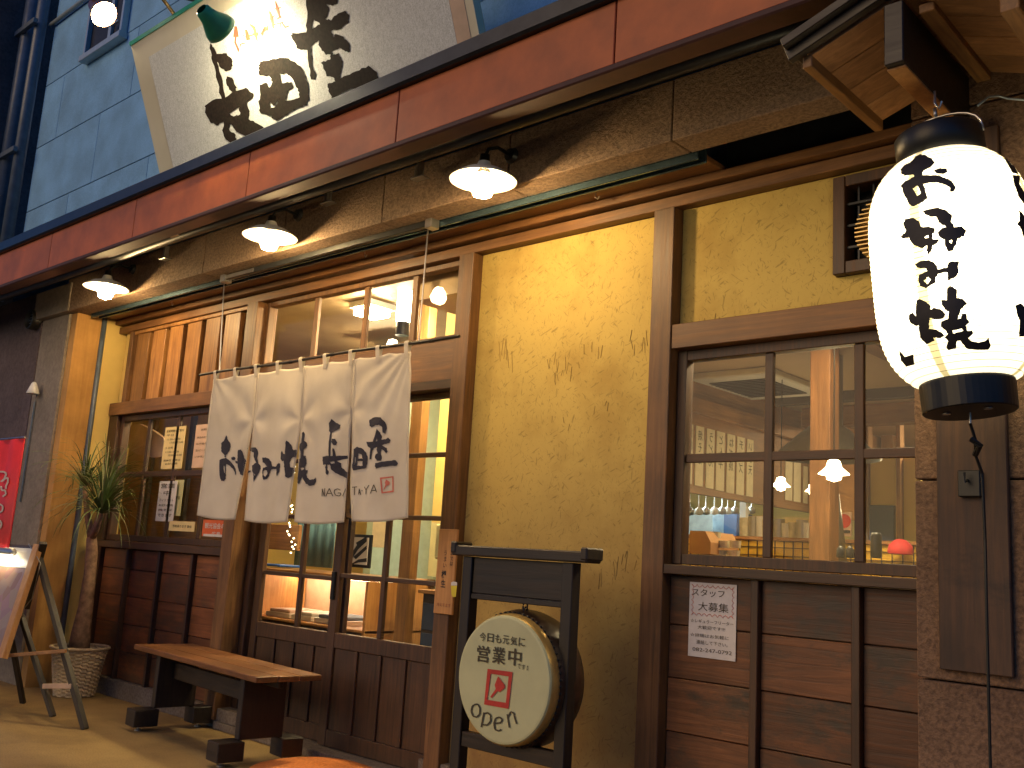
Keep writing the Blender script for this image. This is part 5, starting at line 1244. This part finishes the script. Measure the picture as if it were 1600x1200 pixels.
poly_mesh(zoomset([[[(168, 720), (200, 708), (240, 720), (242, 758), (165, 758)]]], (684, 820), 8), 50, lambda x, y, i: F(x, y, -.0698)).build('painted_foam', 'paperw', pq)
text_mb('冷えてます', zz(60, 0).x, zz(230, 0).x, zz(150, 1010).z, -.0695, h=.018, off=.01).build('small_writing', 'rustink', pq)
rp_ = thing('recruitment_poster', 'handwritten staff wanted poster taped to the dark planks', 'poster', (-2.14, 0, .8))
a, b = F(1078, 911, .003), F(1149, 1030, .003)
PX0, PX1, PZ0, PZ1 = a.x, b.x, .805, 1.105
box('sheet', 'paperw', PX0, PX1, .003, .0045, PZ0, PZ1, rp_, 0)
W_, H_ = PX1 - PX0, PZ1 - PZ0
mb = MB()
for bd, u0, u1, v, h in (('スタッフ', .06, .75, .135, .10), ('大募集', .2, .84, .32, .12)):
    text_mb(bd, PX0 + W_ * u0, PX0 + W_ * u1, PZ1 - H_ * v, .0015, h=H_ * h, off=.0, mb=mb)
for bd, u0, u1, v, h in (('☆レギュラーフリーター', .04, .95, .52, .05), ('大歓迎です!!!', .2, .78, .60, .05), ('☆詳細はお気軽に', .04, .86, .71, .05), ('連絡して下さい。', .18, .84, .80, .055), ('082-247-0792', .1, .93, .90, .05)):
    text_mb(bd, PX0 + W_ * u0, PX0 + W_ * u1, PZ1 - H_ * v, .0015, h=H_ * h, off=.0, mb=mb)
mb.build('handwriting', 'darkink', rp_)
mb = MB(); 
loop = [(.05, .03), (.95, .03), (.95, .45), (.05, .45)]
per = []
for i in range(4):
    (u0, v0), (u1, v1) = loop[i], loop[(i + 1) % 4]; n = 8 if i % 2 == 0 else 6
    for k in range(n):
        for q in range(4):
            t = (k + q / 4) / n; bulge = .035 * math.sin(math.pi * q / 4); nx, nv = (v1 - v0), -(u1 - u0); ln = math.hypot(nx, nv)
            per.append((u0 + (u1 - u0) * t - nx / ln * bulge * 1.2, v0 + (v1 - v0) * t - nv / ln * bulge))
mb.tube([(PX0 + W_ * u, .002, PZ1 - H_ * v) for u, v in per + per[:1]], .0012, 4)
mb.build('scalloped_border', 'lightink', rp_)
mb = MB()
for u, v, aa in ((0, .98, .3), (1, .98, -.4), (.55, 1., 0), (1, .17, .6), (0, .2, -.4), (1, .78, .5)): mb.obox((PX0 + W_ * u, .001, PZ1 - H_ * v), (.022, .001, .012), Matrix.Rotation(aa, 3, 'Y'), 0)
mb.build('tape', 'clearfilm', rp_)
# ================================================================== BENCH
A0 = Vector((-6.02, -.46, 0)); A1 = Vector((-4.42, -.62, 0)); ax_ = (A1 - A0).normalized(); sx_ = Vector((-ax_.y, ax_.x, 0))
bn = thing('bench', 'low dark wooden bench with a worn brown top in front of the doors', 'bench', (A0 + A1) / 2 + sx_ * .19)
rotb = Matrix((ax_, sx_, Vector((0, 0, 1)))).transposed()
BZ = .485
def bb(name, mat, u0, u1, v0, v1, z0, z1, ch=.004):
    c = A0 + ax_ * (u0 + u1) / 2 + sx_ * (v0 + v1) / 2 + Vector((0, 0, (z0 + z1) / 2))
    return MB().obox(c, (u1 - u0, v1 - v0, z1 - z0), rotb, ch).build(name, mat, bn)
BL = (A1 - A0).length
for k in range(3): bb('seat_board', 'bench', 0, BL, .001 + k * .13, .128 + k * .13, BZ - .03, BZ)
for u in (.20, BL - .30):
    bb('leg', 'darkwoodz', u, u + .05, .07, .33, .13, BZ - .032)
    bb('foot_block', 'darkwood', u - .04, u + .09, -.06, .09, .03, .128); bb('foot_block', 'darkwood', u - .04, u + .09, .31, .44, .03, .128)
    for v in (.0, .38): 
        c = A0 + ax_ * (u + .02) + sx_ * v; MB().lathe([(.022, 0), (.022, .008), (.008, .012), (.008, .035)], c, 12, cap=True).build('adjuster_foot', 'steel', bn)
bb('stretcher', 'darkwood', .25, BL - .28, .17, .20, .30, .40); bb('apron', 'darkwood', .08, BL - .08, .18, .21, .41, BZ - .032)
# ================================================================== DOOR MAT (a lumpy orange carpet end)
mt = MB(); c0 = G(500, 1215, 0); 
nr_, na = 10, 48
mt.v.append((c0.x, c0.y, .05))
for i in range(1, nr_ + 1):
    for k in range(na):
        t = 2 * math.pi * k / na; rr = i / nr_; ex = .42 * (abs(math.cos(t)) ** .9 * (1 if math.cos(t) > 0 else -1)); ey = .36 * math.sin(t)
        mt.v.append((c0.x + ex * rr, c0.y + ey * rr, .012 + .05 * (1 - rr ** 3) + R.uniform(-.001, .001) - (.012 if i == nr_ else 0)))
for k in range(na): mt.f.append((0, 1 + k, 1 + (k + 1) % na))
for i in range(nr_ - 1):
    for k in range(na): a = 1 + i * na; mt.f.append((a + k, a + na + k, a + na + (k + 1) % na, a + (k + 1) % na))
tag(mt.build('door_mat', 'mat', smooth=True), 'rounded orange mat on the ground before the sliding doors', 'mat')
# ================================================================== PALM IN A BASKET
pc = Vector((-7.22, -.24, 0))
bk_ = thing('basket_pot', 'pale wicker basket pot standing beside the left wall post', 'plant pot', pc)
mb = MB(); nz, na = 26, 72
for i in range(nz + 1):
    z = .005 + .33 * i / nz; r = .135 + .055 * i / nz
    for k in range(na):
        t = 2 * math.pi * k / na; w_ = .005 * (1 if ((k // 3) + i) % 2 else -1); mb.v.append((pc.x + (r + w_) * math.cos(t), pc.y + (r + w_) * math.sin(t), z))
for i in range(nz):
    for k in range(na): a = i * na; mb.f.append((a + k, a + (k + 1) % na, a + na + (k + 1) % na, a + na + k))
mb.build('woven_wall', 'basket', bk_)
mb = MB()
mb.tube([pc + Vector((.196 * math.cos(2 * math.pi * k / 40), .196 * math.sin(2 * math.pi * k / 40), .34)) for k in range(41)], .011, 8, False); mb.build('rim', 'basket', bk_, smooth=True)
MB().lathe([(0, .30), (.18, .295)], pc, 32).build('soil', 'soil', bk_)
pm = thing('ponytail_palm', 'ponytail palm with a thick leaning trunk and drooping grassy leaves', 'plant', pc)
trunk = [pc + Vector(v) for v in ((-.02, 0, .30), (-.02, 0, .45), (.0, 0, .62), (.0, .0, .85), (-.02, 0, 1.02), (-.05, 0, 1.12))]
MB().tube(trunk, [.078, .066, .052, .044, .042, .036], 14).build('trunk', 'bark', pm, smooth=True)
heads = [(Vector((-.24, -.02, 1.50)), .50, 60), (Vector((.14, -.04, 1.30)), .62, 150), (Vector((-.05, .05, 1.42)), .42, 40)]
mb = MB()
for h, _, _ in heads: mb.tube([trunk[-1], trunk[-1].lerp(pc + h, .5) + Vector((.0, 0, -.03)), pc + h], [.03, .022, .018], 8)
mb.build('limbs', 'bark', pm, smooth=True)
for mat, frac in (('leaf', .8), ('dryleaf', .2)):
    mb = MB()
    for h, ln, cnt in heads:
        for q in range(int(cnt * frac)):
            az = R.uniform(0, 2 * math.pi); el = R.uniform(.15, 1.4); l_ = ln * R.uniform(.6, 1.15); d = Vector((math.cos(az) * math.cos(el), math.sin(az) * math.cos(el) * .7, math.sin(el)))
            p = pc + h; wd = R.uniform(.004, .007); side = d.cross(Vector((0, 0, 1))).normalized() * wd; n = 8; b0 = len(mb.v); droop = R.uniform(1.8, 4.0)
            for s_ in range(n + 1):
                k = 1 - (s_ / n) ** 2 * .85
                mb.v += [tuple(p - side * k), tuple(p + side * k + Vector((0, 0, .002)))]
                p = p + d * (l_ / n); 
                if p.y > -.02: p.y = -.02
                if p.x < XL + .02 and p.y > -.40: p.x = XL + .02
                d = (d + Vector((0, 0, -droop / n * (s_ / n + .25)))).normalized()
            for s_ in range(n): a = b0 + 2 * s_; mb.f.append((a, a + 1, a + 3, a + 2))
    o = mb.build('foliage', mat, pm, kind='stuff')
# ================================================================== MENU EASEL
Tt = F(60, 856, -.90)
es = thing('menu_easel', 'dark A-frame easel holding a menu board at the left edge', 'easel', (Tt.x, Tt.y, 0))
ft1 = G(133, 1140); ft2 = G(83, 1120); ft3 = G(36, 1099)
def leg(a, b, w_=.035, nm='leg', mat='darkwoodz'): return MB().bar(a, b, w_, w_ * .8).build(nm, mat, es)
leg(F(60, 868, -.90), ft1 + Vector((0, 0, .0)), .04)
leg(F(26, 940, -.86), ft2, .036); leg(F(18, 1000, -.85), ft3, .034); leg(F(68, 848, -.9), F(40, 950, -.86), .045)
MB().bar(F(5, 1025, -1.05), F(103, 1017, -.84), .02, .022).build('pale_rail', 'inwoodx', es)
MB().bar(F(72, 1072, -.76), F(116, 1072, -.77), .05, .03).build('lower_shelf', 'plate', es)
# board: plane through three points, reaching out of frame on the left
b0 = F(58, 852, -.92); b1 = F(2, 1026, -1.08); b2 = F(-150, 840, -1.05)
e1 = (b1 - b0); e2 = (b2 - b0); nb_ = e1.cross(e2).normalized()
if nb_.y > 0: nb_ = -nb_
def quad(name, mat, u0, u1, v0, v1, d0, d1):
    vs = []
    for u in (u0, u1):
        for v in (v0, v1):
            for d in (d0, d1): vs.append(b0 + e2 * u + e1 * v + nb_ * d)
    return MB().add(vs, [(0, 1, 3, 2), (4, 6, 7, 5), (0, 4, 5, 1), (2, 3, 7, 6), (0, 2, 6, 4), (1, 5, 7, 3)]).build(name, mat, es)
quad('board_back', 'wdz', 0, 1, 0, 1, -.03, -.012); quad('menu_sheet', 'menuprint', .03, .97, .22, .97, -.011, -.008); quad('menu_header', 'traywhite', .03, .97, .03, .215, -.011, -.008)
quad('board_edge', 'palew', -.012, .02, -.01, 1.01, -.03, .004); quad('cover_film', 'clearfilm', .02, .98, .02, .98, .0, .003)
lm = thing('easel_reflection_bar', 'added glowing bar for the lamp reflection on the easel menu board', 'lamp', b0 + nb_ * .12)  # glowing bar stands in for a lamp mirrored in the board
c1 = b0 + e2 * .10 + e1 * .16 + nb_ * .035; c2 = b0 + e2 * .9 + e1 * .16 + nb_ * .035
MB().tube([c1, c2], .022, 10).build('lit_tube', emis('easel reflection glow', (1, .86, .6), 14), lm, smooth=True)
MB().tube([c1 + e1 * -.07, c2 + e1 * -.07], .025, 10).build('housing', 'steel', lm, smooth=True)
wl = MB(); pts = [F(45, 850, -.93), F(55, 865, -.93), F(63, 880, -.92), F(50, 935, -.9), F(38, 950, -.9), F(34, 965, -.9)]
wl.tube(pts, .004, 6); tag(wl.build('lamp_wire', 'steel', smooth=True), 'thin pale wire dangling behind the easel board', 'wire')
# ================================================================== RED BANNER
YB = -.95
rbn = thing('red_banner', 'red banner with cream script lettering at the left edge', 'banner', F(0, 900, YB))
a, b = F(37, 685, YB), F(12, 850, YB); zt, zb_ = a.z, .55
xr = a.x; x0_ = xr - .62
mb = MB(); n = 16
for i in range(n + 1):
    x = x0_ + (xr - x0_) * i / n; y = YB + .008 * math.sin(i * .9)
    mb.v += [(x, y, zt), (x, y, zb_)]
mb.f = [(2 * i, 2 * i + 1, 2 * i + 3, 2 * i + 2) for i in range(n)]
o = mb.build('banner_cloth', 'banner', rbn, smooth=True); s_ = o.modifiers.new('t', 'SOLIDIFY'); s_.thickness = .004
MB().tube([(x0_ - .02, YB + .02, .0), (x0_ - .02, YB + .02, zt + .05)], .012, 8).build('pole', 'steel', rbn)
MB().tube([(x0_ - .03, YB + .006, zt + .008), (xr + .005, YB + .006, zt + .008)], .007, 8).build('top_rod', 'steel', rbn)
MB().lathe([(.16, 0), (.16, .05), (.03, .07), (.02, .1)], (x0_ - .02, YB + .02, 0), 24, cap=True).build('base', 'black', rbn)
scr = []
for pl_, w_ in (([(-60, 430), (-10, 385), (30, 385), (50, 400), (30, 450), (5, 462)], 14), ([(20, 450), (60, 430), (62, 465), (45, 500), (48, 520)], 13), ([(-10, 510), (10, 500), (12, 530), (40, 530), (46, 560), (20, 580)], 13), ([(-40, 650), (0, 638), (22, 655), (18, 690), (-5, 705), (-30, 690)], 13), ([(-30, 770), (0, 765), (12, 790), (2, 825), (-30, 830)], 13)):
    scr += segs(pl_, w_)
poly_mesh(zoomset(scr, (0, 660), 5), 20, lambda x, y, i: F(x, y, YB - .013 - .0001 * (i % 7))).build('script_lettering', 'cream', rbn)
